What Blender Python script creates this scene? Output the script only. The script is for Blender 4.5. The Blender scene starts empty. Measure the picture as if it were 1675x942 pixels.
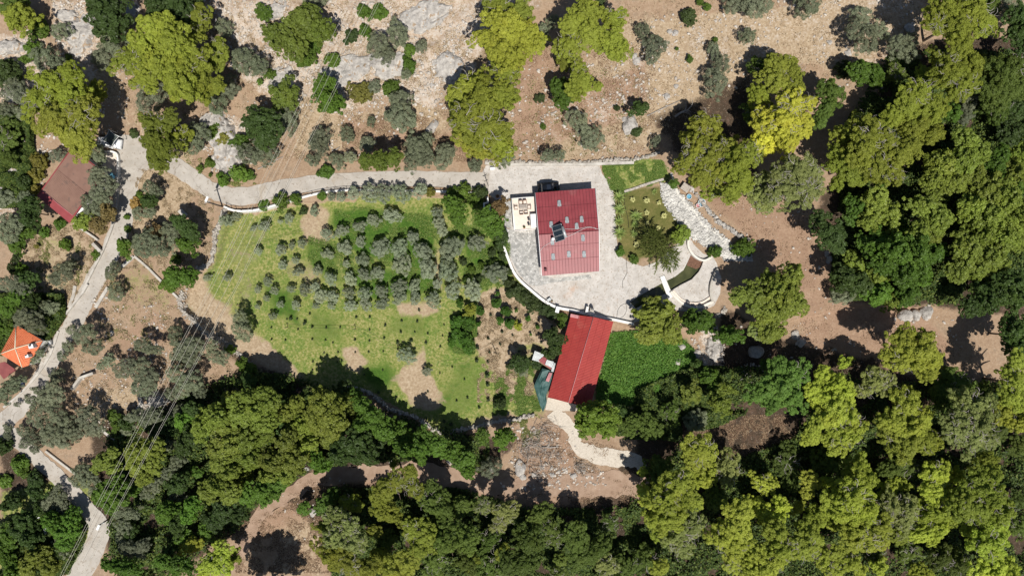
import bpy, bmesh, math, random
import numpy as np
from mathutils import Vector
random.seed(7); RNG = np.random.default_rng(7)
SC = bpy.context.scene; COL = SC.collection
CAMH = 112.0; FPX = 1120.0
# ---------------- camera, sky, sun, exposure ----------------
cd = bpy.data.cameras.new('camera'); cam = bpy.data.objects.new('camera', cd); COL.objects.link(cam)
cam.location = (0, 0, CAMH); cam.rotation_euler = (0, 0, 0)
cd.sensor_width = 36; cd.lens = 36 * FPX / 1675; cd.clip_start = 1; cd.clip_end = 3000
SC.camera = cam
SUN_EL = math.radians(61.5); SHX, SHY = -0.24, 0.97      # direction in which shadows fall
sdir = Vector((-SHX * math.cos(SUN_EL), -SHY * math.cos(SUN_EL), math.sin(SUN_EL)))
w = bpy.data.worlds.new('World'); SC.world = w; w.use_nodes = True
nt = w.node_tree; bg = nt.nodes['Background']; sky = nt.nodes.new('ShaderNodeTexSky')
sky.sky_type = 'NISHITA'; sky.sun_disc = False; sky.sun_elevation = SUN_EL
sky.sun_rotation = math.atan2(sdir.x, sdir.y); sky.altitude = 300
nt.links.new(sky.outputs[0], bg.inputs[0]); bg.inputs[1].default_value = 0.06
sd = bpy.data.lights.new('sun', 'SUN'); sun = bpy.data.objects.new('sun', sd); COL.objects.link(sun)
sd.energy = 5.0; sd.angle = math.radians(0.5); sd.color = (1.0, 0.955, 0.88)
sun.rotation_euler = sdir.to_track_quat('Z', 'Y').to_euler(); sun.location = (0, 0, 150)
SC.view_settings.view_transform = 'Standard'; SC.view_settings.look = 'None'
SC.view_settings.exposure = 0.1; SC.view_settings.gamma = 1
SC.view_settings.use_curve_mapping = False
SC.cycles.max_bounces = 5; SC.cycles.diffuse_bounces = 2; SC.cycles.glossy_bounces = 2
SC.cycles.transmission_bounces = 3; SC.cycles.transparent_max_bounces = 4

# ---------------- helpers ----------------
def tag(o, label=None, cat=None, group=None, kind=None):
    if label: o['label'] = label
    if cat: o['category'] = cat
    if group: o['group'] = group
    if kind: o['kind'] = kind
    return o
def empty(name, loc=(0, 0, 0), rz=0, label=None, cat=None, group=None):
    o = bpy.data.objects.new(name, None); COL.objects.link(o)
    o.location = loc; o.rotation_euler = (0, 0, rz); o.empty_display_size = 0.5
    return tag(o, label, cat, group)
def npmesh(name, V, F, smooth=False, attr=None):
    """V (n,3), F (m,k) with k = 3 or 4"""
    me = bpy.data.meshes.new(name); V = np.asarray(V, dtype=np.float32); F = np.asarray(F, dtype=np.int32)
    k = F.shape[1]; me.vertices.add(len(V)); me.vertices.foreach_set('co', V.ravel())
    me.loops.add(F.size); me.loops.foreach_set('vertex_index', F.ravel())
    me.polygons.add(len(F)); me.polygons.foreach_set('loop_start', np.arange(0, F.size, k, dtype=np.int32))
    if smooth: me.polygons.foreach_set('use_smooth', np.ones(len(F), dtype=bool))
    me.update(calc_edges=True)
    if attr:
        for an, av in attr.items():
            a = me.attributes.new(an, 'FLOAT', 'POINT'); a.data.foreach_set('value', np.asarray(av, dtype=np.float32))
    return me
def mobj(name, me, mat, parent=None, loc=None):
    if mat is not None and len(me.materials) == 0: me.materials.append(mat)
    o = bpy.data.objects.new(name, me); COL.objects.link(o); o.parent = parent
    if loc is not None: o.location = loc
    return o
class MB:
    """collects boxes, prisms, tubes; build() links them as one mesh object"""
    def __init__(s): s.bm = bmesh.new()
    def box(s, c, size, rz=0, tilt=None):
        cx, cy, cz = c; sx, sy, sz = [q / 2 for q in size]; ca, sa = math.cos(rz), math.sin(rz); vs = []
        for dz in (-sz, sz):
            for dx, dy in ((-sx, -sy), (sx, -sy), (sx, sy), (-sx, sy)):
                z = dz
                if tilt: z = dz + tilt * dx
                vs.append(s.bm.verts.new((cx + ca * dx - sa * dy, cy + sa * dx + ca * dy, cz + z)))
        f = s.bm.faces.new
        f(vs[3::-1]); f(vs[4:8])
        for i in range(4): f((vs[i], vs[(i + 1) % 4], vs[4 + (i + 1) % 4], vs[4 + i]))
        return s
    def prism(s, pts, z0, z1):
        n = len(pts)
        zz0 = z0 if hasattr(z0, '__len__') else [z0] * n; zz1 = z1 if hasattr(z1, '__len__') else [z1] * n
        a = [s.bm.verts.new((p[0], p[1], zz0[i])) for i, p in enumerate(pts)]
        b = [s.bm.verts.new((p[0], p[1], zz1[i])) for i, p in enumerate(pts)]
        s.bm.faces.new(b); s.bm.faces.new(a[::-1])
        for i in range(n): s.bm.faces.new((a[i], a[(i + 1) % n], b[(i + 1) % n], b[i]))
        return s
    def slab(s, pts3, t):
        a = [s.bm.verts.new(p) for p in pts3]; b = [s.bm.verts.new((p[0], p[1], p[2] - t)) for p in pts3]; n = len(a)
        s.bm.faces.new(a); s.bm.faces.new(b[::-1])
        for i in range(n): s.bm.faces.new((b[i], b[(i + 1) % n], a[(i + 1) % n], a[i]))
        return s
    def tube(s, pts, r, n=8, r2=None, cap=True):
        rings = []; m = len(pts)
        for i, p in enumerate(pts):
            p = Vector(p); d = (Vector(pts[min(i + 1, m - 1)]) - Vector(pts[max(i - 1, 0)])).normalized()
            u = d.orthogonal().normalized() if i == 0 else (u - d * u.dot(d)).normalized()
            v = d.cross(u); rr = r if r2 is None else r + (r2 - r) * i / (m - 1)
            rings.append([s.bm.verts.new(p + (u * math.cos(2 * math.pi * k / n) + v * math.sin(2 * math.pi * k / n)) * rr) for k in range(n)])
        for a, b in zip(rings, rings[1:]):
            for k in range(n): s.bm.faces.new((a[k], a[(k + 1) % n], b[(k + 1) % n], b[k])).smooth = True
        if cap: s.bm.faces.new(rings[0][::-1]); s.bm.faces.new(rings[-1])
        return s
    def ball(s, c, r, sub=2, jit=0):
        g = bmesh.ops.create_icosphere(s.bm, subdivisions=sub, radius=1)
        rr = r if hasattr(r, '__len__') else (r, r, r)
        for v in g['verts']:
            k = 1 + random.uniform(-jit, jit)
            v.co = Vector((c[0] + v.co.x * rr[0] * k, c[1] + v.co.y * rr[1] * k, c[2] + v.co.z * rr[2] * k))
        return s
    def build(s, name, mat, parent=None, loc=None, bevel=0):
        if bevel: bmesh.ops.bevel(s.bm, geom=list(s.bm.edges), offset=bevel, segments=2, affect='EDGES', clamp_overlap=True)
        bmesh.ops.recalc_face_normals(s.bm, faces=list(s.bm.faces))
        me = bpy.data.meshes.new(name); s.bm.to_mesh(me); s.bm.free()
        return mobj(name, me, mat, parent, loc)

# ---------------- noise in numpy ----------------
def vnoise(x, y, seed=0):
    xi = np.floor(x).astype(np.int64); yi = np.floor(y).astype(np.int64); xf = x - xi; yf = y - yi
    xf = xf * xf * (3 - 2 * xf); yf = yf * yf * (3 - 2 * yf)
    def h(a, b):
        n = (a * 374761393 + b * 668265263 + seed * 1442695041) & 0x7fffffff
        n = ((n ^ (n >> 13)) * 1274126177) & 0x7fffffff
        return ((n ^ (n >> 16)) & 0xffff) / 65535.0
    return (h(xi, yi) * (1 - xf) + h(xi + 1, yi) * xf) * (1 - yf) + (h(xi, yi + 1) * (1 - xf) + h(xi + 1, yi + 1) * xf) * yf
def fbm(x, y, o=4, seed=0):
    r = 0; a = 0.5; t = 0
    for i in range(o): r = r + a * vnoise(x * 2 ** i, y * 2 ** i, seed + i); t += a; a *= 0.55
    return r / t
def sdf(poly, X, Y):
    """signed distance (px), positive inside"""
    P = np.array(poly, dtype=float); d = np.full(X.shape, 1e9); ins = np.zeros(X.shape, bool)
    for i in range(len(P)):
        a = P[i]; b = P[(i + 1) % len(P)]; e = b - a
        t = np.clip(((X - a[0]) * e[0] + (Y - a[1]) * e[1]) / (e @ e + 1e-9), 0, 1)
        d = np.minimum(d, (X - a[0] - t * e[0]) ** 2 + (Y - a[1] - t * e[1]) ** 2)
        c = ((a[1] > Y) != (b[1] > Y)) & (X < (b[0] - a[0]) * (Y - a[1]) / (b[1] - a[1] + 1e-12) + a[0]); ins ^= c
    d = np.sqrt(d); return np.where(ins, d, -d)
def lined(pl, X, Y):
    d = np.full(X.shape, 1e9)
    for a, b in zip(pl, pl[1:]):
        a = np.array(a, float); b = np.array(b, float); e = b - a
        t = np.clip(((X - a[0]) * e[0] + (Y - a[1]) * e[1]) / (e @ e + 1e-9), 0, 1)
        d = np.minimum(d, (X - a[0] - t * e[0]) ** 2 + (Y - a[1] - t * e[1]) ** 2)
    return np.sqrt(d)
def sstep(x, a, b):
    t = np.clip((x - a) / (b - a), 0, 1); return t * t * (3 - 2 * t)

# ---------------- terrain height ----------------
LOW = [(352,430),(374,344),(480,330),(675,317),(800,322),(822,400),(848,462),(903,503),(1036,533),(1180,548),(1230,560),(1300,520),(1400,500),(1760,500),(1900,1100),(300,1100),(330,760),(420,620),(350,556),(298,505),(300,478)]
def Z2(s, ox, oy, pts): return [(ox + a / s, oy + b / s) for a, b in pts]
CHAN = Z2(5.232, 990, 370, [(735,240),(790,272),(840,300),(822,350),(800,390),(740,455),(650,500),(565,550),(530,575),(440,605),(350,655),(262,705),(210,650),(300,590),(400,535),(500,480),(600,430),(670,375),(708,300)])
ROCK = [[(330,-30),(860,-40),(800,60),(775,110),(700,175),(640,150),(560,190),(500,150),(450,170),(400,130),(380,60)],
        [(330,185),(400,200),(412,240),(385,285),(355,270),(340,215)], [(85,0),(140,10),(165,70),(150,130),(110,100),(90,40)],
        [(0,60),(60,60),(75,110),(55,150),(0,180)], [(0,370),(60,300),(75,250),(60,230),(0,330)]]
def height(x, y):
    x = np.asarray(x, float); y = np.asarray(y, float)
    X = 837.5 + x * 10; Y = 471 - y * 10
    z = 0.09 * np.maximum(y - 23, 0) ** 1.05
    z = z + sstep(sdf(LOW, X, Y), -2, 5) * -1.25
    z = z - sstep(sdf(CHAN, X, Y), -2.5, 0.5) * 0.9
    far = sstep(np.hypot(x * 0.55, y), 60, 300) * 0
    nb = (fbm(x / 9, y / 9, 3, 5) - 0.5) * 0.9
    amp = sstep(y, 21, 27) * 0.8 + sstep(-y, 22, 30) * 0.5
    z = z + nb * amp
    rk = np.zeros_like(z)
    for p in ROCK: rk = np.maximum(rk, sstep(sdf(p, X, Y), -12, 25))
    r = np.abs(fbm(x / 3.2, y / 3.2, 4, 9) - 0.5) * 2
    z = z + rk * (r * 0.9 + fbm(x / .9, y / .9, 2, 3) * 0.35) * sstep(y, 20.5, 23.5)
    return z + far
def h1(x, y): return float(height(np.array([x]), np.array([y]))[0])
def W(px, py, z):
    k = (CAMH - z) / FPX; return ((px - 837.5) * k, (471 - py) * k)
def G(px, py, dz=0.0):
    """the ground point seen at a pixel"""
    z = 0.0
    for _ in range(4): x, y = W(px, py, z + dz); z = h1(x, y)
    return (x, y, z)
# ---------------- materials ----------------
def newmat(name):
    m = bpy.data.materials.new(name); m.use_nodes = True; t = m.node_tree
    return m, t, t.nodes['Principled BSDF']
def N(t, typ, **kw):
    n = t.nodes.new(typ)
    for k, v in kw.items(): setattr(n, k, v)
    return n
def noise_node(t, vec, scale, detail=4, rough=0.6, dist=0.0):
    n = N(t, 'ShaderNodeTexNoise'); n.inputs['Scale'].default_value = scale; n.inputs['Detail'].default_value = detail
    n.inputs['Roughness'].default_value = rough; n.inputs['Distortion'].default_value = dist; t.links.new(vec, n.inputs['Vector']); return n.outputs['Fac']
def ramp(t, fac, stops):
    r = N(t, 'ShaderNodeValToRGB'); el = r.color_ramp.elements
    while len(el) < len(stops): el.new(0.5)
    for e, (p, c) in zip(el, stops): e.position = p; e.color = (*c, 1) if len(c) == 3 else c
    t.links.new(fac, r.inputs[0]); return r.outputs[0]
def mixc(t, f, a, b, mode='MIX'):
    n = N(t, 'ShaderNodeMix', data_type='RGBA', blend_type=mode)
    for sock, val in ((n.inputs[0], f), (n.inputs[6], a), (n.inputs[7], b)):
        if hasattr(val, 'links'): t.links.new(val, sock)
        elif isinstance(val, (int, float)): sock.default_value = val
        else: sock.default_value = (*val, 1)
    return n.outputs[2]
def mathn(t, op, a, b=0.0, clamp=False):
    n = N(t, 'ShaderNodeMath', operation=op, use_clamp=clamp)
    for i, val in enumerate((a, b)):
        if hasattr(val, 'links'): t.links.new(val, n.inputs[i])
        else: n.inputs[i].default_value = val
    return n.outputs[0]
def sm(t, f, lo, hi):
    n = N(t, 'ShaderNodeMapRange', interpolation_type='SMOOTHSTEP'); t.links.new(f, n.inputs[0])
    n.inputs[1].default_value = lo; n.inputs[2].default_value = hi; return n.outputs[0]
def bump(t, b, h, strength=0.5, dist=0.1):
    n = N(t, 'ShaderNodeBump'); n.inputs['Strength'].default_value = strength; n.inputs['Distance'].default_value = dist
    t.links.new(h, n.inputs['Height']); t.links.new(n.outputs[0], b.inputs['Normal'])
def surf(name, c1, c2, scale=1.0, rough=0.85, bscale=None, bs=0.4, bd=0.05, spots=None, spec=0.3, metal=0, detail=5, world=False, stain=None):
    m, t, b = newmat(name)
    co = N(t, 'ShaderNodeNewGeometry').outputs['Position'] if world else N(t, 'ShaderNodeTexCoord').outputs['Object']
    c = ramp(t, noise_node(t, co, scale, detail), [(0.32, c1), (0.68, c2)])
    if stain: c = mixc(t, sm(t, noise_node(t, co, stain[1], 4, 0.6, 0.6), stain[2], stain[2] + 0.12), c, stain[0])
    if spots: c = mixc(t, sm(t, noise_node(t, co, spots[1], 2), spots[2], spots[2] + 0.07), c, spots[0])
    t.links.new(c, b.inputs['Base Color']); b.inputs['Roughness'].default_value = rough
    b.inputs['Specular IOR Level'].default_value = spec; b.inputs['Metallic'].default_value = metal
    bump(t, b, noise_node(t, co, bscale or scale * 6, 4, 0.65), bs, bd)
    return m
MT = {}
def cracks(m, scale, wid, col, amt=.6):
    t = m.node_tree; b = t.nodes['Principled BSDF']; src = b.inputs['Base Color'].links[0].from_socket; co = N(t, 'ShaderNodeNewGeometry').outputs['Position']
    nz = N(t, 'ShaderNodeTexNoise'); nz.inputs['Scale'].default_value = .8; t.links.new(co, nz.inputs['Vector']); ad = N(t, 'ShaderNodeVectorMath', operation='MULTIPLY_ADD'); t.links.new(nz.outputs['Color'], ad.inputs[0]); ad.inputs[1].default_value = (1.2, 1.2, 0); t.links.new(co, ad.inputs[2])
    e = N(t, 'ShaderNodeTexVoronoi', feature='DISTANCE_TO_EDGE'); e.inputs['Scale'].default_value = scale; t.links.new(ad.outputs[0], e.inputs['Vector'])
    k = mathn(t, 'MULTIPLY', mathn(t, 'SUBTRACT', 1.0, sm(t, e.outputs['Distance'], wid * .4, wid)), mathn(t, 'MULTIPLY', sm(t, noise_node(t, co, .3, 3), .38, .6), amt))
    v = N(t, 'ShaderNodeTexVoronoi', feature='F1'); v.inputs['Scale'].default_value = scale; t.links.new(ad.outputs[0], v.inputs['Vector']); sc_ = N(t, 'ShaderNodeSeparateColor'); t.links.new(v.outputs['Color'], sc_.inputs[0])
    c = mixc(t, mathn(t, 'MULTIPLY', sc_.outputs[0], .35), src, mixc(t, 1.0, src, (.84, .81, .78), 'MULTIPLY')); c = mixc(t, mathn(t, 'MULTIPLY', sm(t, noise_node(t, co, .18, 5, .7, 1.5), .52, .66), .35), c, mixc(t, 1.0, c, (.80, .74, .68), 'MULTIPLY'))
    t.links.new(mixc(t, k, c, col), b.inputs['Base Color'])
MT['concrete'] = surf('pale_concrete', (.42,.395,.365), (.56,.53,.495), 0.9, .9, 7, .5, .04, spots=((.36,.31,.26), 3.4, .58), world=True, stain=((.47,.36,.29), .16, .64))
MT['road'] = surf('road_concrete', (.37,.34,.30), (.47,.435,.39), 0.5, .9, 6, .4, .03, spots=((.31,.27,.225), 2.2, .60), world=True, stain=((.38,.33,.27), .3, .58))
cracks(MT['concrete'], .24, .009, (.22,.20,.17), .4); cracks(MT['road'], .2, .010, (.19,.16,.13), .5)
MT['gravelpath'] = surf('gravel', (.46,.41,.34), (.60,.54,.46), 4.0, .95, 14, .8, .05, world=True)
MT['dirt'] = surf('dirt', (.27,.18,.125), (.37,.265,.195), 0.7, .95, 8, .8, .08, spots=((.42,.33,.26), 5.0, .66), world=True)
MT['whitewall'] = surf('white_wall', (.66,.64,.60), (.78,.77,.74), 1.2, .85, 10, .3, .02, spots=((.5,.47,.42), 3.0, .68))
MT['greywall'] = surf('grey_wall', (.34,.31,.27), (.48,.45,.40), 1.5, .9, 9, .6, .05)
MT['stonewall'] = surf('stone_wall', (.22,.19,.16), (.56,.52,.46), 3.2, .92, 4, 1.0, .15)
MT['rock'] = surf('rock', (.27,.25,.23), (.55,.52,.48), 1.4, .9, 5, 1.0, .15, spots=((.36,.27,.19), 1.2, .6))
MT['redmetal'] = surf('red_sheet_metal', (.215,.038,.046), (.265,.052,.060), 0.8, .45, 2, .05, .01, spec=.45, stain=((.26,.075,.078), .5, .6), spots=((.17,.05,.055), 2.5, .64))
MT['redmetal2'] = surf('bright_red_sheet_metal', (.31,.036,.032), (.38,.052,.042), 0.7, .5, 2, .05, .01, spec=.4, stain=((.37,.09,.07), .5, .62), spots=((.26,.045,.038), 2.2, .64))
MT['redtrim'] = surf('red_trim', (.24,.05,.055), (.29,.065,.07), 1, .5)
MT['brownsheet'] = surf('brown_sheet', (.185,.105,.08), (.225,.132,.10), 0.7, .8, 5, .2, .02, spots=((.16,.10,.08), .8, .6))
MT['orangetile'] = surf('orange_tile', (.56,.15,.062), (.68,.21,.10), 1.3, .8, 6, .4, .03, spots=((.48,.13,.06), 2.2, .6))
MT['maroon'] = surf('maroon_sheet', (.20,.055,.055), (.26,.08,.075), 1, .7)
MT['plaster'] = surf('plaster', (.60,.57,.50), (.70,.67,.61), 1.5, .9)
MT['white'] = surf('white_paint', (.72,.72,.71), (.80,.80,.79), 2, .5)
MT['terrace'] = surf('terrace_tile', (.66,.56,.47), (.74,.65,.57), 1.0, .8, 8, .1, .01)
MT['darkmetal'] = surf('dark_metal', (.03,.03,.035), (.05,.05,.055), 2, .45)
MT['greymetal'] = surf('grey_metal', (.36,.38,.39), (.48,.50,.50), 2, .45, metal=.4)
MT['wood'] = surf('weathered_wood', (.20,.12,.075), (.31,.20,.13), 3, .85)
MT['greywood'] = surf('grey_wood', (.30,.26,.22), (.48,.43,.38), 4, .9)
MT['glass'] = surf('roof_glass', (.24,.27,.28), (.34,.37,.38), 1, .12, bs=0, spec=.6)
MT['panel'] = surf('solar_glass', (.012,.018,.024), (.02,.03,.04), 1, .2, bs=0, spec=.6)
MT['carpaint'] = surf('black_car_paint', (.006,.007,.01), (.009,.01,.013), 1, .15, bs=0, spec=.6)
MT['carglass'] = surf('car_glass', (.012,.016,.025), (.02,.026,.04), 1, .06, bs=0, spec=.8)
MT['rubber'] = surf('rubber', (.015,.015,.015), (.03,.03,.03), 3, .8)
MT['tarpgreen'] = surf('green_tarp', (.035,.085,.08), (.055,.12,.11), 1.2, .55, 3, .5, .08)
MT['tarpgrey'] = surf('grey_shade_cloth', (.05,.062,.058), (.085,.10,.095), 1.2, .8)
MT['cushion'] = surf('cushion', (.60,.52,.45), (.70,.62,.55), 5, .9)
MT['bark'] = surf('bark', (.10,.07,.05), (.20,.15,.12), 3, .95, 8, .9, .05)
MT['palebark'] = surf('pale_bark', (.26,.23,.20), (.42,.39,.36), 3, .9, 8, .6, .04)
MT['blue'] = surf('blue_plastic', (.10,.28,.42), (.16,.40,.52), 2, .5)
MT['navy'] = surf('navy_cloth', (.02,.035,.12), (.03,.05,.17), 2, .7)
MT['cream'] = surf('cream_cloth', (.62,.55,.40), (.70,.63,.48), 2, .8)
MT['pink'] = surf('pink_sheet', (.44,.18,.19), (.54,.26,.26), 2, .6)
MT['wire'] = surf('pale_cable', (.50,.48,.41), (.60,.57,.49), 2, .5)
MT['blackwire'] = surf('black_hose', (.02,.02,.02), (.04,.035,.03), 2, .6)
MT['fence'] = MT['darkmetal']
# concrete roof edge tiles, stone paving: voronoi
def cellmat(name, c1, c2, joint, scale, rough=.9, bd=.05, rnd=1.0, jw=.06):
    m, t, b = newmat(name); co = N(t, 'ShaderNodeNewGeometry').outputs['Position']
    v = N(t, 'ShaderNodeTexVoronoi', feature='F1'); v.inputs['Scale'].default_value = scale; v.inputs['Randomness'].default_value = rnd; t.links.new(co, v.inputs['Vector'])
    e = N(t, 'ShaderNodeTexVoronoi', feature='DISTANCE_TO_EDGE'); e.inputs['Scale'].default_value = scale; e.inputs['Randomness'].default_value = rnd; t.links.new(co, e.inputs['Vector'])
    s = N(t, 'ShaderNodeSeparateColor'); t.links.new(v.outputs['Color'], s.inputs[0])
    c = ramp(t, s.outputs[0], [(0, c1), (1, c2)]); j = sm(t, e.outputs['Distance'], jw * .3, jw)
    c = mixc(t, j, joint, c); c = mixc(t, sm(t, noise_node(t, co, 1.1, 4), .35, .7), mixc(t, 0.12, c, (.1,.08,.06)), c)
    t.links.new(c, b.inputs['Base Color']); b.inputs['Roughness'].default_value = rough
    bump(t, b, mathn(t, 'ADD', j, mathn(t, 'MULTIPLY', noise_node(t, co, 8, 3), .5)), .7, bd); return m
MT['cobble'] = cellmat('grey_stone_paving', (.26,.26,.25), (.56,.55,.525), (.46,.44,.40), 2.9)

# water
m, t, b = newmat('pond_water'); MT['water'] = m
co = N(t, 'ShaderNodeNewGeometry').outputs['Position']
t.links.new(ramp(t, noise_node(t, co, .5, 5), [(.35, (.040,.046,.018)), (.65, (.085,.088,.036))]), b.inputs['Base Color'])
b.inputs['Roughness'].default_value = .12; b.inputs['Specular IOR Level'].default_value = .5; bump(t, b, noise_node(t, co, 5, 3), .12, .02)

# ---------------- the ground: one sheet ----------------
def px_of(x, y, z):
    k = FPX / (CAMH - z); return 837.5 + x * k, 471 - y * k
fx = np.arange(-93, 93.01, 0.3); fy = np.arange(-54, 54.01, 0.3)
ex = 93 + np.array([1.5, 4, 8, 14, 24, 40, 70, 120, 220, 400, 700, 1100]); ey = 54 + np.array([1.5, 4, 8, 14, 24, 40, 70, 120, 220, 400, 700, 1100])
gx = np.concatenate([-ex[::-1], fx, ex]); gy = np.concatenate([-ey[::-1], fy, ey])
GX, GY = np.meshgrid(gx, gy); HX = np.clip(GX, -110, 110); HY = np.clip(GY, -70, 70); GZ = height(HX, HY)
PX, PY = px_of(GX, GY, GZ)
wob = lambda s, a, k: (fbm(GX / s, GY / s, 3, k) - .5) * a
PX = PX + wob(3, 16, 21) + wob(.9, 7, 22); PY = PY + wob(3, 16, 31) + wob(.9, 7, 32)
def zone(polys, f):
    r = np.zeros_like(GX)
    for p in polys:
        k = 1.0
        if isinstance(p, tuple) and isinstance(p[0], (int, float)): k, p = p
        r = np.maximum(r, k * sstep(sdf(p, PX, PY), -f, f))
    return r
FIELD = [(300,482),(322,455),(347,428),(354,385),(370,346),(420,348),(500,335),(600,322),(700,320),(800,325),(826,380),(838,440),(868,480),(925,522),(905,560),(895,610),(882,672),(800,688),(735,702),(685,682),(640,660),(608,640),(560,632),(500,640),(455,622),(430,600),(400,575),(350,545),(310,515)]
grass = zone([FIELD], 6) * (.78 + .4 * (fbm(GX / 5, GY / 5, 3, 77)))
for p, k in (([(290,470),(330,440),(345,480),(380,520),(440,560),(480,600),(500,640),(420,620),(330,540)], .85),
             ([(296,485),(350,345),(400,342),(440,380),(405,520),(350,530)], .30), ([(500,335),(540,335),(545,380),(530,405),(500,400),(490,370)], .7), ([(470,420),(520,425),(530,470),(500,480),(470,460)], .45),
             ([(780,480),(830,470),(870,490),(925,525),(890,600),(875,640),(830,640),(800,600),(775,560)], .92),
             ([(555,570),(585,565),(605,590),(590,610),(565,605)], .8), ([(640,620),(670,595),(700,610),(735,655),(705,672),(680,668)], .9),
             ([(645,495),(700,490),(720,505),(690,520),(650,515)], .7), ([(665,585),(700,560),(690,610)], .7), ([(440,600),(480,640),(520,640),(500,610)], .4),
             ([(705,400),(722,400),(722,480),(708,470)], .6), ([(760,690),(840,668),(880,665),(800,690)], .7), ([(820,600),(880,600),(870,640),(825,650)], .5), ([(800,420),(835,450),(815,480)], .6)):
    grass = grass * (1 - k * sstep(sdf(p, PX, PY), -8, 8))
grass = np.maximum(grass, zone([[(985,268),(1075,262),(1098,285),(1090,292),(1005,318),(1000,300)], (.5, [(30,300),(80,330),(30,350)]), (.35, [(40,380),(150,400),(150,470),(60,480)]),
    (.7, [(0,800),(150,780),(150,942),(0,942)]), (.55, [(400,580),(470,640),(560,660),(560,720),(350,720)]), (.55, [(840,560),(900,560),(890,690),(840,690)]), (.4,[(160,450),(230,430),(290,470),(270,520),(180,480)])], 9))
lush = zone([[(548,345),(600,338),(640,352),(640,385),(580,392),(548,372)], [(650,350),(705,352),(712,400),(690,440),(650,430),(600,420),(560,400),(560,380),(640,390)], [(745,370),(790,400),(830,410),(832,450),(800,470),(770,430)],
    [(740,515),(772,510),(776,560),(773,585),(735,575)], (.45, [(745,590),(800,580),(800,640),(790,660),(740,700),(690,680),(720,640)]), (.45, [(500,500),(560,510),(565,560),(500,570)]), (.42, [(640,505),(720,515),(700,560),(620,545)]), (.8, [(590,600),(640,590),(650,620),(620,640),(590,620)]),
    [(1000,546),(1050,541),(1110,550),(1140,575),(1140,602),(1080,640),(1030,665),(975,650)], (.6, [(500,380),(550,400),(560,470),(500,440)]), (.6, [(420,450),(480,470),(500,540),(440,510)]),
    (.8,[(560,440),(700,440),(720,480),(600,490)])], 17)
lawn = zone([[(1008,315),(1080,302),(1100,325),(1113,370),(1108,385),(1070,420),(1030,428),(1014,418),(1006,330)]], 3)
rock = zone([p for p in ROCK] + [(.35, [(820,-40),(900,-40),(860,60),(800,100),(790,60)])] + [(.33, [(1040,60),(1180,20),(1330,-20),(1480,-20),(1500,60),(1440,130),(1300,90),(1180,110),(1080,180),(900,240),(880,215)]), (.45, [(300,482),(322,516),(400,580),(470,630),(500,645),(430,620),(340,560),(292,510)]), (.6, [(1150,520),(1180,540),(1180,600),(1150,640),(1140,560)])], 14)
straw = zone([(.8, [(1000,40),(1500,-20),(1520,40),(1400,120),(1240,100),(1060,250),(880,262),(900,220)]), [(35,385),(120,370),(160,420),(140,480),(100,500),(30,470)], (.75, [(90,20),(190,60),(210,200),(150,140)]), (.8, [(480,140),(560,190),(700,170),(740,200),(700,250),(480,250)]),
    (.7, [(210,180),(300,210),(330,300),(250,260)]), (.7, [(150,640),(235,620),(235,700),(120,700)]), FIELD, (.8, [(220,250),(330,290),(270,420),(210,400)]), (.6,[(450,860),(520,840),(530,942),(440,942)])], 14)
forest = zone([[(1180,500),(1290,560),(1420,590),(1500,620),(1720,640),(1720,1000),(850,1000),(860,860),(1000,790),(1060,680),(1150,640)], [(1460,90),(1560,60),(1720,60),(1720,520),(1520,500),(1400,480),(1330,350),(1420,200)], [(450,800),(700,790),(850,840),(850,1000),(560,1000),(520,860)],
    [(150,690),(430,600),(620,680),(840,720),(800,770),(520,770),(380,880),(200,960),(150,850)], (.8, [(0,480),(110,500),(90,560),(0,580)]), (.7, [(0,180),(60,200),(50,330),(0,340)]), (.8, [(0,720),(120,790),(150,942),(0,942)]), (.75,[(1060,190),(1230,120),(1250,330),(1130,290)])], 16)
red = zone([(.9, [(1130,300),(1200,290),(1270,330),(1350,370),(1370,480),(1320,540),(1250,420),(1180,350)]), (.9, [(870,40),(920,110),(1000,130),(1060,90),(1060,180),(960,220),(850,250),(830,160)]), (.7, [(560,190),(640,200),(740,220),(780,270),(560,260)]), (.8, [(1360,490),(1480,480),(1560,560),(1540,640),(1400,620),(1300,560)]), (.8, [(840,700),(930,690),(950,770),(1040,760),(1060,830),(860,840)]),
    (.7, [(400,860),(540,770),(700,760),(850,780),(850,830),(560,800),(440,880)]), (.6, [(170,560),(260,500),(290,560),(200,600)])], 14)
def setattr_mesh(me, n, a): at = me.attributes.new(n, 'FLOAT', 'POINT'); at.data.foreach_set('value', a.ravel().astype(np.float32))
ny, nx = GX.shape; idx = np.arange(nx * ny).reshape(ny, nx)
F = np.stack([idx[:-1, :-1], idx[:-1, 1:], idx[1:, 1:], idx[1:, :-1]], -1).reshape(-1, 4)
me = npmesh('ground', np.stack([GX, GY, GZ], -1).reshape(-1, 3), F, True)
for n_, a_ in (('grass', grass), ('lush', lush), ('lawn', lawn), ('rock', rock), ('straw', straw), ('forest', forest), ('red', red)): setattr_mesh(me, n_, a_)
m, t, b = newmat('ground'); co = N(t, 'ShaderNodeNewGeometry').outputs['Position']
att = lambda n_: N(t, 'ShaderNodeAttribute', attribute_name=n_).outputs['Fac']
n1 = noise_node(t, co, .45, 6, .65); n2 = noise_node(t, co, 2.6, 5, .7); n3 = noise_node(t, co, 9, 3, .6); n4 = noise_node(t, co, .12, 4)
nn = mathn(t, 'ADD', mathn(t, 'MULTIPLY', n1, .5), mathn(t, 'MULTIPLY', n2, .5))
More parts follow.
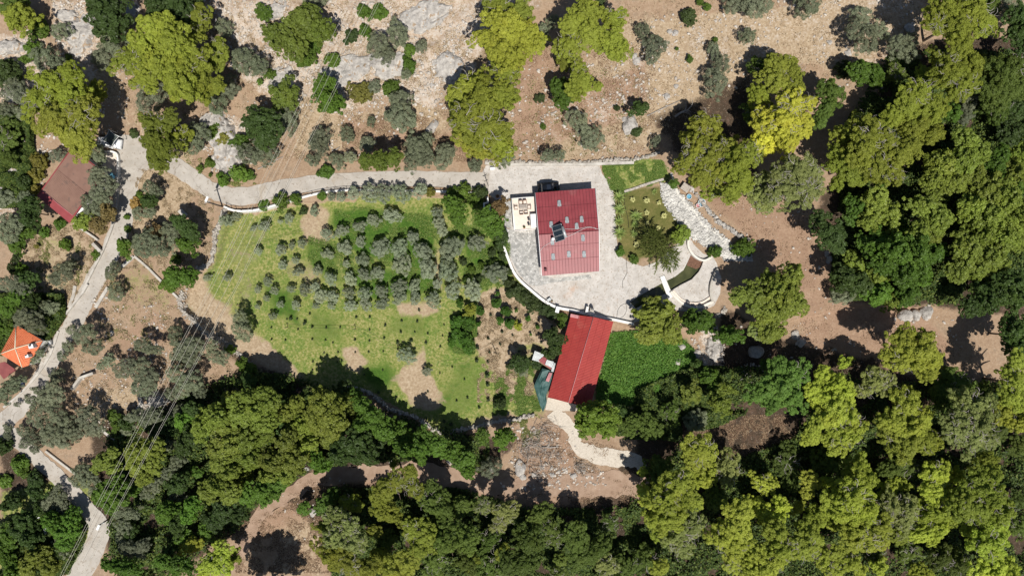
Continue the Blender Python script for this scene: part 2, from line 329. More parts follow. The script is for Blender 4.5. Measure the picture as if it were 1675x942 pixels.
def msk(name, w_=.22, gain=1.0):
    v = mathn(t, 'ADD', mathn(t, 'MULTIPLY', att(name), 1.0), mathn(t, 'MULTIPLY', mathn(t, 'SUBTRACT', nn, .5), 1.9))
    return mathn(t, 'MULTIPLY', sm(t, v, .5 - w_, .5 + w_), mathn(t, 'GREATER_THAN', att(name), .02))
c = ramp(t, nn, [(.3, (.23,.150,.095)), (.5, (.33,.232,.155)), (.68, (.45,.34,.24))])
c = mixc(t, mathn(t, 'MULTIPLY', sm(t, n1, .52, .62), .55), c, (.22,.16,.11)); c = mixc(t, msk('straw'), c, ramp(t, n2, [(.3, (.26,.185,.115)), (.5, (.37,.28,.185)), (.72, (.50,.41,.295))]))
c = mixc(t, msk('red'), c, ramp(t, nn, [(.3, (.22,.135,.09)), (.55, (.33,.22,.15)), (.7, (.43,.31,.22))]))
c = mixc(t, msk('forest'), c, ramp(t, nn, [(.3, (.03,.024,.016)), (.5, (.06,.042,.028)), (.7, (.13,.08,.055))]))  # dark woodland soil, with shade beneath the crowns mixed into its colour
rk = ramp(t, mathn(t, 'ADD', mathn(t, 'MULTIPLY', n2, .45), mathn(t, 'ADD', mathn(t, 'MULTIPLY', n1, .35), mathn(t, 'MULTIPLY', n3, .2))), [(.30, (.22,.145,.095)), (.44, (.37,.275,.195)), (.54, (.50,.43,.36)), (.66, (.46,.44,.42))])
c = mixc(t, msk('rock'), c, rk)
g1 = mixc(t, sm(t, n1, .40, .58), ramp(t, n2, [(.32, (.075,.125,.022)), (.5, (.135,.195,.038)), (.66, (.29,.28,.10))]), ramp(t, n2, [(.34, (.10,.145,.028)), (.5, (.205,.225,.06)), (.68, (.40,.34,.16))]))
c = mixc(t, msk('grass', .2), c, g1)
c = mixc(t, msk('lush'), c, ramp(t, n2, [(.3, (.028,.065,.010)), (.5, (.055,.118,.016)), (.72, (.10,.17,.028))]))
c = mixc(t, att('lawn'), c, ramp(t, nn, [(.3, (.075,.088,.022)), (.5, (.125,.125,.038)), (.68, (.21,.17,.068))]))
peb = sm(t, n3, .62, .70); c = mixc(t, mathn(t, 'MULTIPLY', peb, mathn(t, 'SUBTRACT', .75, mathn(t, 'ADD', att('lawn'), att('lush')), True)), c, (.52,.46,.38))
c = mixc(t, mathn(t, 'MULTIPLY', sm(t, mathn(t, 'SUBTRACT', 1.0, n3), .64, .72), .5), c, mixc(t, .6, c, (.05,.03,.02)))
t.links.new(c, b.inputs['Base Color']); b.inputs['Roughness'].default_value = .95; b.inputs['Specular IOR Level'].default_value = .15
bump(t, b, mathn(t, 'ADD', mathn(t, 'MULTIPLY', n2, .45), mathn(t, 'MULTIPLY', n3, .5)), .8, .15)
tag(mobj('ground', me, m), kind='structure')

# ---------------- sheets on the ground ----------------
def smooth_line(pts, n=6):
    P = [np.array(p, float) for p in pts]; P = [2 * P[0] - P[1]] + P + [2 * P[-1] - P[-2]]; out = []
    for i in range(1, len(P) - 2):
        for k in range(n):
            s = k / n; a, b_, c_, d = P[i - 1:i + 3]
            out.append(.5 * ((2 * b_) + (c_ - a) * s + (2 * a - 5 * b_ + 4 * c_ - d) * s * s + (3 * b_ - a - 3 * c_ + d) * s ** 3))
    return out + [P[-2]]
def ribbon(name, pts, widths, mat, dz=.05, kind='structure', nseg=6, nw=8, wob=.0):
    L = smooth_line(pts, nseg); n = len(L); ws = np.interp(np.linspace(0, len(pts) - 1, n), range(len(pts)), widths); V = []
    P = np.array([G(*p)[:2] for p in L])
    for i in range(n):
        d = P[min(i + 1, n - 1)] - P[max(i - 1, 0)]; d /= np.linalg.norm(d) + 1e-9; q = np.array([-d[1], d[0]])
        for k in range(nw + 1):
            s = (k / nw - .5) * ws[i] * .1
            if k in (0, nw): s += random.uniform(-wob, wob)
            V.append(P[i] + q * s)
    V = np.array(V); z = height(V[:, 0], V[:, 1]) + dz
    i = np.arange((n - 1) * (nw + 1)).reshape(n - 1, nw + 1)[:, :-1].ravel()
    F = np.stack([i, i + 1, i + nw + 2, i + nw + 1], -1)
    me = npmesh(name, np.column_stack([V, z]), F, True); return tag(mobj(name, me, mat), kind=kind)
def sheet(name, pts, mat, dz=.02, hole=None, zf=None, kind='structure'):
    bm = bmesh.new(); ed = []
    for lp in [pts] + ([hole] if hole else []):
        vs = []
        for p in lp:
            x, y, z = G(*p) if zf is None else (*W(p[0], p[1], zf), zf)
            vs.append(bm.verts.new((x, y, z + dz)))
        ed += [bm.edges.new((vs[i], vs[(i + 1) % len(vs)])) for i in range(len(vs))]
    bmesh.ops.triangle_fill(bm, edges=ed, use_beauty=True, normal=(0, 0, 1))
    me = bpy.data.meshes.new(name); bm.to_mesh(me); bm.free(); return tag(mobj(name, me, mat), kind=kind)
ribbon('road', [(218,222),(216,262),(207,300),(202,345),(197,372),(180,415),(152,464),(133,503),(117,535),(100,560),(84,590),(66,622),(45,652),(18,680),(-25,712)], [44,50,40,36,34,33,31,30,29,28,27,27,28,30,34], MT['road'], .05, wob=.12)
ribbon('side_road', [(228,262),(262,258),(290,274),(322,296),(350,313),(392,322),(440,313),(496,302),(560,296),(640,293),(726,294),(800,298)], [40,36,28,27,27,30,28,26,25,25,26,30], MT['road'], .07, wob=.12)
ribbon('lower_road', [(5,700),(32,722),(61,749),(90,775),(120,806),(146,835),(163,864),(150,905),(128,945),(105,985)], [26,24,24,25,25,26,36,34,36,38], MT['road'], .06, wob=.12)
ribbon('dirt_track', [(330,985),(385,905),(425,845),(470,812),(520,783),(580,775),(660,772),(730,775),(800,795),(860,800),(930,795),(1000,790),(1060,800)], [26,22,20,20,22,28,30,30,28,34,38,40,40], MT['dirt'], .05, wob=.5)
ribbon('gravel_path', [(905,672),(915,684),(938,705),(943,728),(970,742),(1000,748),(1035,752),(1055,765)], [26,24,22,20,28,30,26,12], MT['gravelpath'], .06, wob=.2)
YARD = [(788,284),(795,271),(980,269),(985,285),(1001,303),(1006,330),(1008,385),(1012,418),(1028,428),(1052,436),(1075,428),(1100,405),(1118,392),(1128,388),(1135,400),(1150,415),(1166,420),(1172,430),(1180,455),(1178,480),(1168,500),(1140,512),(1112,508),(1075,500),(1060,520),(1036,528),(1000,521),(965,513),(905,499),(868,474),(846,449),(836,428),(826,400),(822,385),(836,372),(836,330),(815,330),(797,316)]
sheet('courtyard', YARD, MT['concrete'], .03, hole=CHAN, zf=0)
sheet('stone_paving', [(824,372),(836,376),(878,374),(882,449),(905,455),(965,449),(968,456),(905,462),(880,468),(866,466),(850,449),(838,428),(830,405)], MT['cobble'], .036, zf=0)
sheet('stone_strip', [(836,318),(822,332),(826,372),(836,374)], MT['cobble'], .04, zf=0)
sheet('barn_yard', Z2(4.484, 820, 480, [(340,762),(500,795),(650,835),(640,855),(420,862),(322,852)]), MT['gravelpath'], .05)
sheet('concrete_pad', Z2(4.96, 50, 190, [(590,280),(650,282),(705,320),(700,480),(600,470),(560,350)]), MT['terrace'], .12)
# pond: lining and water
bm = bmesh.new(); n = len(CHAN); R1 = []; R2 = []
for p in CHAN: x, y = W(p[0], p[1], 0); R1.append(bm.verts.new((x, y, .045))); R2.append(bm.verts.new((x, y, -1.1)))
for i in range(n): bm.faces.new((R1[i], R1[(i + 1) % n], R2[(i + 1) % n], R2[i]))
me = bpy.data.meshes.new('pond_wall'); bm.to_mesh(me); bm.free(); tag(mobj('pond_lining', me, MT['greywall']), kind='structure')
sheet('water', CHAN, MT['water'], 0, zf=-.42)
MT['backwall'] = surf('rough_pale_wall', (.36,.33,.29), (.56,.53,.48), .8, .9, 5, .8, .08, world=True)
def wall(name, pts, width, top, mat, label, cat='wall', bottom=None, zf=None, nseg=3, group=None, jit=0):
    """a wall along a pixel polyline; top = height above the ground point (or above zf)"""
    L = smooth_line(pts, nseg) if nseg > 1 and len(pts) > 2 else [np.array(p, float) for p in pts]
    Z = [(zf if zf is not None else G(*p)[2]) for p in L]; P = [np.array(W(p[0], p[1], z + top)) for p, z in zip(L, Z)]
    bm = bmesh.new(); prev = None; n = len(P)
    for i in range(n):
        d = P[min(i + 1, n - 1)] - P[max(i - 1, 0)]; d /= np.linalg.norm(d) + 1e-9; q = np.array([-d[1], d[0]]) * width / 2 * (1 + random.uniform(-jit, jit))
        zt = Z[i] + top * (1 + random.uniform(-jit, jit) * .6); zb = Z[i] - 1.6 if bottom is None else bottom
        r = [bm.verts.new((*(P[i] + q), zb)), bm.verts.new((*(P[i] + q), zt)), bm.verts.new((*(P[i] - q), zt)), bm.verts.new((*(P[i] - q), zb))]
        if prev:
            for k in range(4): bm.faces.new((prev[k], prev[(k + 1) % 4], r[(k + 1) % 4], r[k]))
        else: bm.faces.new(r)
        prev = r
    bm.faces.new(prev[::-1]); bmesh.ops.recalc_face_normals(bm, faces=list(bm.faces))
    me = bpy.data.meshes.new(name); bm.to_mesh(me); bm.free(); return tag(mobj(name, me, mat), label, cat, group)
def rubble_wall(name, pts, width, mat, label, cat='wall', n_per_m=7, rs=(.18, .34), h=.5, group=None, zf=None):
    """a dry wall of single stones built as one thing"""
    L = np.array(smooth_line(pts, 5)); seg = np.hypot(*np.diff(L, axis=0).T) * .1; cum = np.concatenate([[0], np.cumsum(seg)]); bm = bmesh.new()
    n = int(cum[-1] * n_per_m * max(1, width / .5))
    for i in range(n):
        s = random.uniform(0, cum[-1]); k = min(int(np.searchsorted(cum, s)) , len(L) - 1); k = max(k, 1); u = (s - cum[k - 1]) / max(seg[k - 1], 1e-6); p = L[k - 1] + (L[k] - L[k - 1]) * u
        x, y, z = G(p[0], p[1]); off = random.uniform(-.5, .5) * width; x += off * random.uniform(-1, 1); y += off * random.uniform(-1, 1); z = h1(x, y) if zf is None else zf
        r = random.uniform(*rs); g = bmesh.ops.create_icosphere(bm, subdivisions=1, radius=1); a = random.uniform(0, 3.14); sx, sy, sz = r * random.uniform(.8, 1.4), r * random.uniform(.6, 1), r * random.uniform(.5, .9); zz = z + random.uniform(0, h)
        for v in g['verts']:
            q = v.co * random.uniform(.78, 1.12); v.co = Vector((x + math.cos(a) * q.x * sx - math.sin(a) * q.y * sy, y + math.sin(a) * q.x * sx + math.cos(a) * q.y * sy, zz + q.z * sz))
    me = bpy.data.meshes.new(name); bm.to_mesh(me); bm.free(); return tag(mobj(name, me, mat), label, cat, group)
TE = lambda t, pts: Z2(TILES_[t][2] if len(TILES_[t]) > 2 else 3.924, TILES_[t][0], TILES_[t][1], pts)
TILES_ = {'A': (0, 0), 'C': (840, 0), 'E': (0, 235), 'F': (420, 235), 'G': (840, 235), 'H': (1255, 235), 'I': (0, 470), 'J': (420, 470), 'K': (840, 470), 'L': (1255, 470), 'M': (0, 702), 'Q': (840, 702),
          'h': (820, 290, 5.539), 'p': (990, 370, 5.232), 'b': (820, 480, 4.484), 'l': (50, 190, 4.96), 'o': (0, 510, 6.73), 'g': (780, 255, 7.246), 'y': (770, 470, 7.247), 'r': (1000, 250, 5.232), 'z': (40, 820, 7.72), 'q': (800, 690, 6.28), 's': (330, 290, 13.46)}
wall('parapet_wall', [(821,396),(824,404),(832,425),(840,444),(851,459),(869,475),(890,492),(912,503),(938,508),(962,514),(985,519),(1005,523),(1037,530)], .42, .55, MT['whitewall'], 'curved white parapet wall around the courtyard above the barn', bottom=-1.7, zf=0)
wall('courtyard_back_wall', [(793,267),(835,269),(900,269),(960,269),(1000,267),(1037,266)], .45, .4, MT['backwall'], 'straight pale wall behind the red-roofed house courtyard', bottom=-.3, zf=0)
rubble_wall('stone_wall', [(795,264),(850,266),(905,266),(960,266),(1000,262),(1040,261),(1058,257),(1078,249)], .5, MT['stonewall'], 'long rough stone wall above the courtyard back wall', n_per_m=9, rs=(.15, .4), h=.35)
wall('road_wall', [(366,338),(378,343),(392,345),(420,343),(455,334),(480,327),(508,319),(535,314),(565,311),(598,311),(640,312),(675,312),(720,313),(777,316),(795,318)], .4, .35, MT['whitewall'], 'long whitewashed wall between side road and olive orchard', bottom=-1.7, zf=0)
# dark railing standing on that wall
rl = empty('railing', (*W(420, 341, .3), .3), 0, 'dark wire railing on the whitewashed orchard wall', 'railing')
RP = smooth_line([(366,336),(378,341),(392,343),(420,341),(455,332),(480,325),(508,317),(535,312),(565,309),(598,309),(640,310),(675,310),(720,311),(777,314)], 3); rx, ry, rz_ = rl.location
rp3 = [Vector((*W(p[0], p[1], 1.3), 1.3)) - rl.location for p in RP]
MB().tube(rp3, .035, 5).tube([p - Vector((0, 0, .4)) for p in rp3], .02, 4).build('rail', MT['fence'], rl)
pm = MB().box((0, 0, -.5), (.07, .07, 1.1)).build('post', MT['fence'], rl, rp3[0]); 
for p in rp3[2::2]: c = pm.copy(); COL.objects.link(c); c.parent = rl; c.location = p
rubble_wall('stone_wall', TE('E', [(1455,420),(1420,490),(1390,580),(1375,690),(1345,770),(1262,805)]), .8, MT['stonewall'], 'broken pale stone wall closing the left side of the orchard field', n_per_m=9, rs=(.2, .38), h=.4)
tag(rubble_wall('stone_bank', TE('I', [(1180,30),(1160,90),(1190,160),(1250,220),(1330,285),(1400,330),(1470,380),(1540,440),(1620,500)]), 1.3, MT['stonewall'], 'low bank of loose pale stones along the lower left field edge', 'bank', n_per_m=14, rs=(.1, .26), h=.15), kind='stuff')
rubble_wall('stone_wall', TE('J', [(560,640),(660,650),(750,692),(850,775),(930,800),(1030,835),(1090,880),(1200,930),(1300,915),(1420,890),(1530,860),(1648,845),(1780,815)]), .8, MT['stonewall'], 'long curving stone wall between green field and dark wood below it', n_per_m=10, rs=(.16, .34), h=.5)
wall('road_kerb', TE('E', [(752,110),(757,200),(755,330),(742,430),(715,540),(660,680),(600,800),(530,940)]) , .3, .35, MT['backwall'], 'pale kerb wall on the left side of the climbing road', 'wall')
wall('yard_wall', TE('l', [(625,285),(665,290),(702,318),(706,420),(700,500)]), .28, .7, MT['whitewall'], 'white rounded yard wall beside the brown-roofed house')
wall('retaining_wall', TE('E', [(470,515),(540,560),(600,600),(625,620)]), .3, .5, MT['backwall'], 'short pale wall below the corner of the brown-roofed house')
wall('gate_wall', TE('E', [(592,640),(640,690)]), .5, .9, MT['backwall'], 'stubby pale gate wall by the climbing road', nseg=1)
wall('garden_wall', TE('E', [(860,722),(940,790),(1010,860),(1075,925),(1140,990)]), .35, .35, MT['backwall'], 'thin slanting concrete wall below the dark olive clump')
wall('garden_wall', TE('E', [(780,790),(855,725)]), .5, .3, MT['backwall'], 'short wide concrete wall end beside the climbing road', nseg=1)
wall('garden_wall', TE('I', [(610,130),(690,0)]), .5, .3, MT['backwall'], 'narrow concrete wall right of the road above the olive slope', nseg=1)
wall('garden_wall', TE('I', [(455,655),(510,580),(595,550)]), .4, .9, MT['backwall'], 'bent concrete slab wall on the bare slope among olives', nseg=1)
wall('garden_wall', TE('I', [(880,790),(905,750),(895,705)]), .7, .4, MT['backwall'], 'small pale wall beside the white rubble heap', nseg=1)
wall('garden_wall', TE('M', [(650,5),(740,75)]), .4, .5, MT['backwall'], 'short pale wall above the olive-yellow plane tree', nseg=1)
wall('road_kerb', TE('M', [(290,140),(380,210),(485,290)]), .35, .35, MT['backwall'], 'pale kerb on the upper side of the lower road', 'wall', nseg=1)
wall('road_kerb', TE('I', [(400,195),(470,105),(530,30),(560,-20)]), .3, .45, MT['backwall'], 'kerb wall left of the road above the orange-roofed house', nseg=1)
wall('road_kerb', TE('I', [(20,770),(120,690),(230,570),(320,430),(372,280)]), .35, .25, MT['backwall'], 'low kerb left of the road past the orange-roofed house', nseg=2)
wall('concrete_slab', TE('E', [(1150,425),(1190,465)]), .8, .35, MT['backwall'], 'single grey concrete slab lying on the bare plot inside the road bend', 'slab', nseg=1)
wall('stone_kerb', TE('I', [(440,130),(470,50),(480,-10)]), .5, .2, MT['greywall'], 'grey drainage kerb left of the road at mid height', 'kerb', nseg=1)
# garden and pond walls
wall('garden_edging', TE('r', [(112,332),(200,305),(300,270),(380,245),(450,226)]), .4, .22, MT['stonewall'], 'pinkish stone edging along the upper side of the garden lawn', 'edging', zf=0, bottom=-.3, jit=.1)
rubble_wall('stone_wall', TE('r', [(672,300),(720,355),(775,425),(830,490),(880,545),(930,600),(1000,645),(1080,700),(1160,750)]), .65, MT['rock'], 'dry stone wall running down beside the brown slope near the pines', n_per_m=12, rs=(.16, .36), h=.5)
wall('path_kerb', TE('r', [(512,175),(545,260),(575,360),(640,440),(720,510),(760,590),(830,655),(930,720),(1040,850)]), .3, .18, MT['plaster'], 'thin pale kerb winding along the band of loose stones', 'kerb', zf=0, bottom=-.3, jit=.1)
wall('basin_wall', TE('p', [(722,95),(712,130),(714,175),(735,220),(770,258),(815,285),(860,292),(915,262)]), .32, .55, MT['plaster'], 'curved cream wall around the upper end of the pond', zf=0, bottom=-1)
wall('curved_bench', TE('p', [(562,560),(600,605),(650,650),(700,680),(760,696),(820,692),(870,670),(925,645)]), .42, .5, MT['plaster'], 'outer curved bench wall of the round paved terrace', 'bench', zf=0, bottom=-.3)
wall('curved_bench', TE('p', [(580,552),(640,618),(700,650),(770,662),(840,648),(905,605)]), .34, .25, MT['terrace'], 'inner lower curved step of the round paved terrace', 'bench', zf=0, bottom=-.3)
wall('terrace_wall', TE('p', [(922,645),(905,590),(905,520),(920,460),(945,400),(965,365)]), .35, .6, MT['greywall'], 'dark curved wall on the shaded side of the round terrace', zf=0, bottom=-.3)
br = empty('footbridge', (*W(1091, 467, 0), 0), 0, 'narrow white plank footbridge across the dark pond', 'footbridge')
a_, b_ = Vector((*W(1083, 452, .15), .15)), Vector((*W(1097, 487, .15), .15)); q = (b_ - a_).normalized(); s_ = Vector((-q.y, q.x, 0)) * .42
MB().slab([a_ - s_ - br.location, b_ - s_ - br.location, b_ + s_ - br.location, a_ + s_ - br.location], .14).build('deck', MT['white'], br)
for k in (-1, 1): MB().tube([a_ + s_ * k * .95 - br.location + Vector((0, 0, .05)), b_ + s_ * k * .95 - br.location + Vector((0, 0, .05))], .05, 5).build('edge_beam', MT['plaster'], br)
rubble_wall('stone_step', TE('p', [(945,780),(1000,740),(1030,700)]), .5, MT['stonewall'], 'heap of pale slabs below the round paved terrace', 'rubble', n_per_m=6, rs=(.25, .5), h=.2)

MT['seam'] = surf('roof_seam', (.085,.018,.022), (.11,.025,.03), 1, .6); MT['seam2'] = surf('roof_corrugation', (.28,.033,.03), (.33,.042,.036), 1, .6)
def P3(t, x, y, z): p = TE(t, [(x, y)])[0]; return Vector((*W(p[0], p[1], z), z))
def lerp(a, b, t): return a + (b - a) * t
def gable(root, c, ze, zr, ridge, nribs, mat, rib=.04, along=True, name='roof', over=.0, t=.12, seam=None):
    """c: TL,TR,BR,BL at the eaves; ridge: left, right; ribs run eave to ridge"""
    TL, TR, BR, BL = c; RL, RR = ridge; o = root.location; mb = MB()
    for e0, e1 in ((TL, TR), (BL, BR)):
        pts = [e0 - o, e1 - o, RR - o, RL - o]
        mb.slab(pts, t)
        for i in range(nribs + 1):
            u = i / nribs; u = min(max(u, .004), .996); a = lerp(e0, e1, u) - o + Vector((0, 0, .02)); b = lerp(RL, RR, u) - o + Vector((0, 0, .02)); mb.tube([a, b], rib, 4, cap=False)
    for e0, e1 in ((TL, TR), (BL, BR)):
        for u in (.36, .7): mb.tube([lerp(e0, RL, u) - o + Vector((0, 0, .012)), lerp(e1, RR, u) - o + Vector((0, 0, .012))], .022, 4)
    mb.tube([RL - o + Vector((0, 0, .03)), RR - o + Vector((0, 0, .03))], rib * 2.2, 6)
    ob = mb.build(name, mat, root); ob.data.materials.append(seam or mat)
    for q in ob.data.polygons: q.material_index = 1 if q.use_smooth else 0
    return ob
cz = P3('h', 620, 500, 0); house = empty('house', (cz.x, cz.y, 0), 0, 'large house with red ribbed metal roof and roof windows in the courtyard', 'house')
ze, zr = 2.9, 3.9
HC = [P3('h', 306, 141, ze), P3('h', 851, 100, ze), P3('h', 891, 851, ze), P3('h', 367, 893, ze)]; HR = [P3('h', 336, 520, zr), P3('h', 886, 482, zr)]
roof = gable(house, HC, ze, zr, HR, 19, MT['redmetal'], .026, seam=MT['seam'])
cen = sum(HC, Vector()) / 4
wl = [lerp(p, cen, .07) - house.location for p in HC]; mb = MB(); mb.prism([(p.x, p.y) for p in wl][::-1], -.1, ze - .2); mb.build('wall', MT['plaster'], house)
for e0, e1, r in ((HC[0], HC[3], HR[0]), (HC[1], HC[2], HR[1])):     # pale verge trims, gable triangles
    o = house.location; MB().tube([e0 - o, r - o, e1 - o], .06, 4).build('verge_trim', MT['white'], house)
    a, b, c = [lerp(q, cen, .07) - o for q in (e0, e1, r)]
    for q in (a, b): q.z = ze - .2
    c.z = zr - .3; MB().slab([a, b, c], .02).build('gable_wall', MT['plaster'], house)
def roof_z(p):                                                        # height of the roof under a seen point
    y = p[1]; yr = 520 - (p[0] - 336) * 38 / 550; yt = 141 - (p[0] - 306) * 41 / 545; yb = 893 - (p[0] - 367) * 42 / 524
    u = (yr - y) / (yr - yt) if y < yr else (y - yr) / (yb - yr); return zr + (ze - zr) * u, (1 if y < yr else -1) * (zr - ze) / 7.2
for i, (x, y) in enumerate([(525,237),(595,388),(728,381),(683,443),(740,550),(463,585),(470,720),(612,697),(750,697),(452,428)]):
    z, sl = roof_z((x, y)); p = P3('h', x, y, z + .05) - house.location; aa = math.radians(-4)
    def tl(dx, dy, dz=0): return Vector((p.x + dx * math.cos(-aa) - dy * math.sin(-aa), p.y + dx * math.sin(-aa) + dy * math.cos(-aa), p.z - sl * dy * 1.0 + dz))
    w2, h2 = .25, .47
    f = MB(); 
    for (ax, ay, bx, by) in ((-w2, -h2, w2, -h2), (w2, -h2, w2, h2), (w2, h2, -w2, h2), (-w2, h2, -w2, -h2)): f.tube([tl(ax, ay, .03), tl(bx, by, .03)], .045, 4)
    fr = f.build('roof_window', MT['greymetal'], house); MB().slab([tl(-w2, -h2, .03), tl(w2, -h2, .03), tl(w2, h2, .03), tl(-w2, h2, .03)], .06).build('pane', MT['glass'], fr)
z, _ = roof_z((398, 835)); p = P3('h', 400, 840, z) - house.location; ch = MB().box((p.x, p.y, p.z + .2), (.42, .42, .7)).build('chimney', MT['redtrim'], roof); MB().box((p.x, p.y, p.z + .56), (.3, .3, .06)).build('flue', MT['darkmetal'], ch)
# raised tiled terrace on the left
tp = [P3('h', *q, 1.5) - house.location for q in ((93,193),(303,178),(328,468),(118,482))]; MB().prism([(q.x, q.y) for q in tp][::-1], -.1, 1.5).build('terrace', MT['terrace'], house)
for a, b in ((0, 1), (0, 3), (3, 2)):
    d_ = (tp[b] - tp[a]); MB().tube([tp[a] + Vector((0, 0, .03)), tp[b] + Vector((0, 0, .03))], .09, 4).build('terrace_edge', MT['white'], house)
# furniture
tb = P3('h', 199, 271, 2.2); t_ = empty('garden_table', (tb.x, tb.y, 1.5), math.radians(3), 'slatted dark garden table on the tiled house terrace', 'table')
mb = MB(); [mb.box((0, -.36 + i * .12, .72), (1.3, .09, .035)) for i in range(7)]; mb.build('tabletop', MT['greywood'], t_)
for sx in (-.55, .55):
    for sy in (-.3, .3): MB().box((sx, sy, .35), (.05, .05, .70)).build('leg', MT['wood'], t_)
def chair():
    r = empty('garden_chair', (0, 0, 0)); MB().box((0, 0, .40), (.46, .46, .10)).build('cushion', MT['cushion'], r)
    MB().box((0, 0, .33), (.52, .52, .04)).build('seat_frame', MT['wood'], r); MB().box((0, .27, .62), (.54, .06, .5)).build('backrest', MT['wood'], r)
    for sx in (-.28, .28):
        MB().box((sx, 0, .58), (.05, .52, .04)).build('armrest', MT['wood'], r)
        for sy in (-.24, .24): MB().box((sx, sy, .28), (.05, .05, .56)).build('leg', MT['wood'], r)
    return r
def copy_tree(o, parent=None):
    c = o.copy(); COL.objects.link(c); c.parent = parent
    for k in list(o.children): copy_tree(k, c)
    return c
c0 = chair(); CH = [(176,228,0,'upper left'),(214,225,0,'upper right'),(134,277,90,'left end'),(253,270,-90,'right end'),(183,322,180,'lower left'),(224,318,180,'lower right')]
for i, (x, y, a, wd) in enumerate(CH):
    o = c0 if i == 0 else copy_tree(c0); q = P3('h', x, y, 2.0); o.location = (q.x, q.y, 1.5); o.rotation_euler = (0, 0, math.radians(a + 3 + random.uniform(-5, 5)))
    tag(o, 'brown framed garden chair with pale cushion at the %s of the terrace table' % wd, 'chair', 'chairs round the terrace table')
q = P3('h', 293, 395, 2.5); cu = empty('outdoor_counter', (q.x, q.y, 1.5), math.radians(4), 'white outdoor kitchen counter against the house on the tiled terrace', 'counter')
MB().box((0, 0, .47), (.84, 2.1, .94)).build('base', MT['whitewall'], cu); MB().box((0, 0, .98), (.92, 2.2, .06)).build('worktop', MT['white'], cu)
for y, wd in ((380, 'upper'), (425, 'lower')):
    q = P3('h', 249, y, 2.0); s = empty('bar_stool', (q.x, q.y, 1.5), 0, '%s of two dark bar stools beside the white outdoor counter' % wd, 'stool', 'bar stools')
    MB().tube([(0, 0, .56), (0, 0, .64)], .2, 14).build('seat', MT['darkmetal'], s); MB().box((.16, 0, .78), (.05, .34, .26)).build('backrest', MT['greymetal'], s)
    for i in range(4): a = i * math.pi / 2 + .78; MB().tube([(math.cos(a) * .1, math.sin(a) * .1, .56), (math.cos(a) * .2, math.sin(a) * .2, 0)], .02, 5).build('leg', MT['darkmetal'], s)
def pot(loc, r, mat, label, plant=True):
    o = empty('plant_pot', loc, 0, label, 'pot'); MB().tube([(0, 0, 0), (0, 0, r * 1.4)], r * .7, 14, r).build('pot', mat, o)
    m_ = MB(); 
    for i in range(16): a = random.uniform(0, 6.28); e = random.uniform(.5, 1.3) * r; m_.tube([(0, 0, r * 1.3), (math.cos(a) * e, math.sin(a) * e, r * random.uniform(1.7, 2.6))], .05, 4, .01)
    m_.build('plant', MT['stalk'], o); return o
MT['stalk'] = surf('green_stalk', (.05,.09,.02), (.10,.15,.04), 4, .7)
MT['terracotta'] = surf('terracotta', (.36,.12,.07), (.44,.17,.10), 2, .8)
q = P3('h', 208, 452, 2.0); pot((q.x, q.y, 1.5), .2, MT['terracotta'], 'small red terracotta pot near the lower edge of the tiled terrace')
# solar water heater
z = 4.35; o = P3('h', 515, 515, z); sh = empty('solar_water_heater', (o.x, o.y, 3.6), 0, 'solar water heater with three dark panels on the red roof', 'water heater')
ax, ay = P3('h', 541, 420, z) - P3('h', 578, 566, z), P3('h', 455, 446, z) - P3('h', 541, 420, z); base = P3('h', 578, 566, z)
for i in range(3):
    a = base + ax * (i / 3 + .015); b = base + ax * ((i + 1) / 3 - .015); c = b + ay; d = a + ay
    k = sh.location; zt = lambda v, h: Vector((v.x - k.x, v.y - k.y, h))
    pn = MB().slab([zt(a, 1.15), zt(b, 1.15), zt(c, .45), zt(d, .45)], .08).build('solar_panel', MT['greymetal'], sh)
    f = lambda v: v; cc = [zt(a, 1.155), zt(b, 1.155), zt(c, .455), zt(d, .455)]; mid = sum(cc, Vector()) / 4; MB().slab([lerp(v, mid, .1) + Vector((0, 0, .012)) for v in cc], .015).build('glass', MT['panel'], pn)
t0, t1 = base + ax * .12 - ay * .10, base + ax * .80 - ay * .02
MB().tube([zt(t0, 1.3), zt(t1, 1.3)], .24, 16).build('tank', MT['greymetal'], sh)
fm = MB(); [fm.tube([zt(base + ax * u, 1.1), zt(base + ax * u, 0)], .03, 4) for u in (.05, .5, .95)]; [fm.tube([zt(base + ax * u + ay, .42), zt(base + ax * u + ay, 0)], .03, 4) for u in (.05, .95)]; fm.tube([zt(base + ax * .05, .1), zt(base + ax * .95, .1), zt(base + ax * .95 + ay, .1), zt(base + ax * .05 + ay, .1), zt(base + ax * .05, .1)], .03, 4).build('frame', MT['white'], sh)
q = P3('h', 468, 560, 4.4); wt = empty('water_tank', (q.x, q.y, 3.75), 0, 'slim white upright water tank on the red roof beside the solar panels', 'water tank')
MB().tube([(0, 0, 0), (0, 0, 1.05)], .24, 20).build('tank', MT['white'], wt); MB().ball((0, 0, 1.05), (.24, .24, .09), 2).build('lid', MT['white'], wt)
def pipe(name, t, pts, zfun, r, mat, label, cat='pipe'):
    P = [P3(t, p[0], p[1], zfun(p)) for p in smooth_line(pts, 5)]; o = MB().tube(P, r, 5).build(name, mat); return tag(o, label, cat)
rz_f = lambda p: roof_z(p)[0] + .1
pipe('water_hose', 'h', [(350,672),(380,632),(430,600),(465,585)], rz_f, .02, MT['white'], 'thin white hose curving down the left side of the red roof', 'hose')
pipe('water_hose', 'h', [(580,548),(640,520),(700,490),(760,462),(820,455),(860,470)], rz_f, .02, MT['white'], 'thin white hose arching across the red roof ridge', 'hose')
pipe('water_hose', 'h', [(575,468),(650,470),(720,462),(790,450),(850,462),(880,470)], rz_f, .018, MT['white'], 'second white hose just above the arching one on the red roof', 'hose')
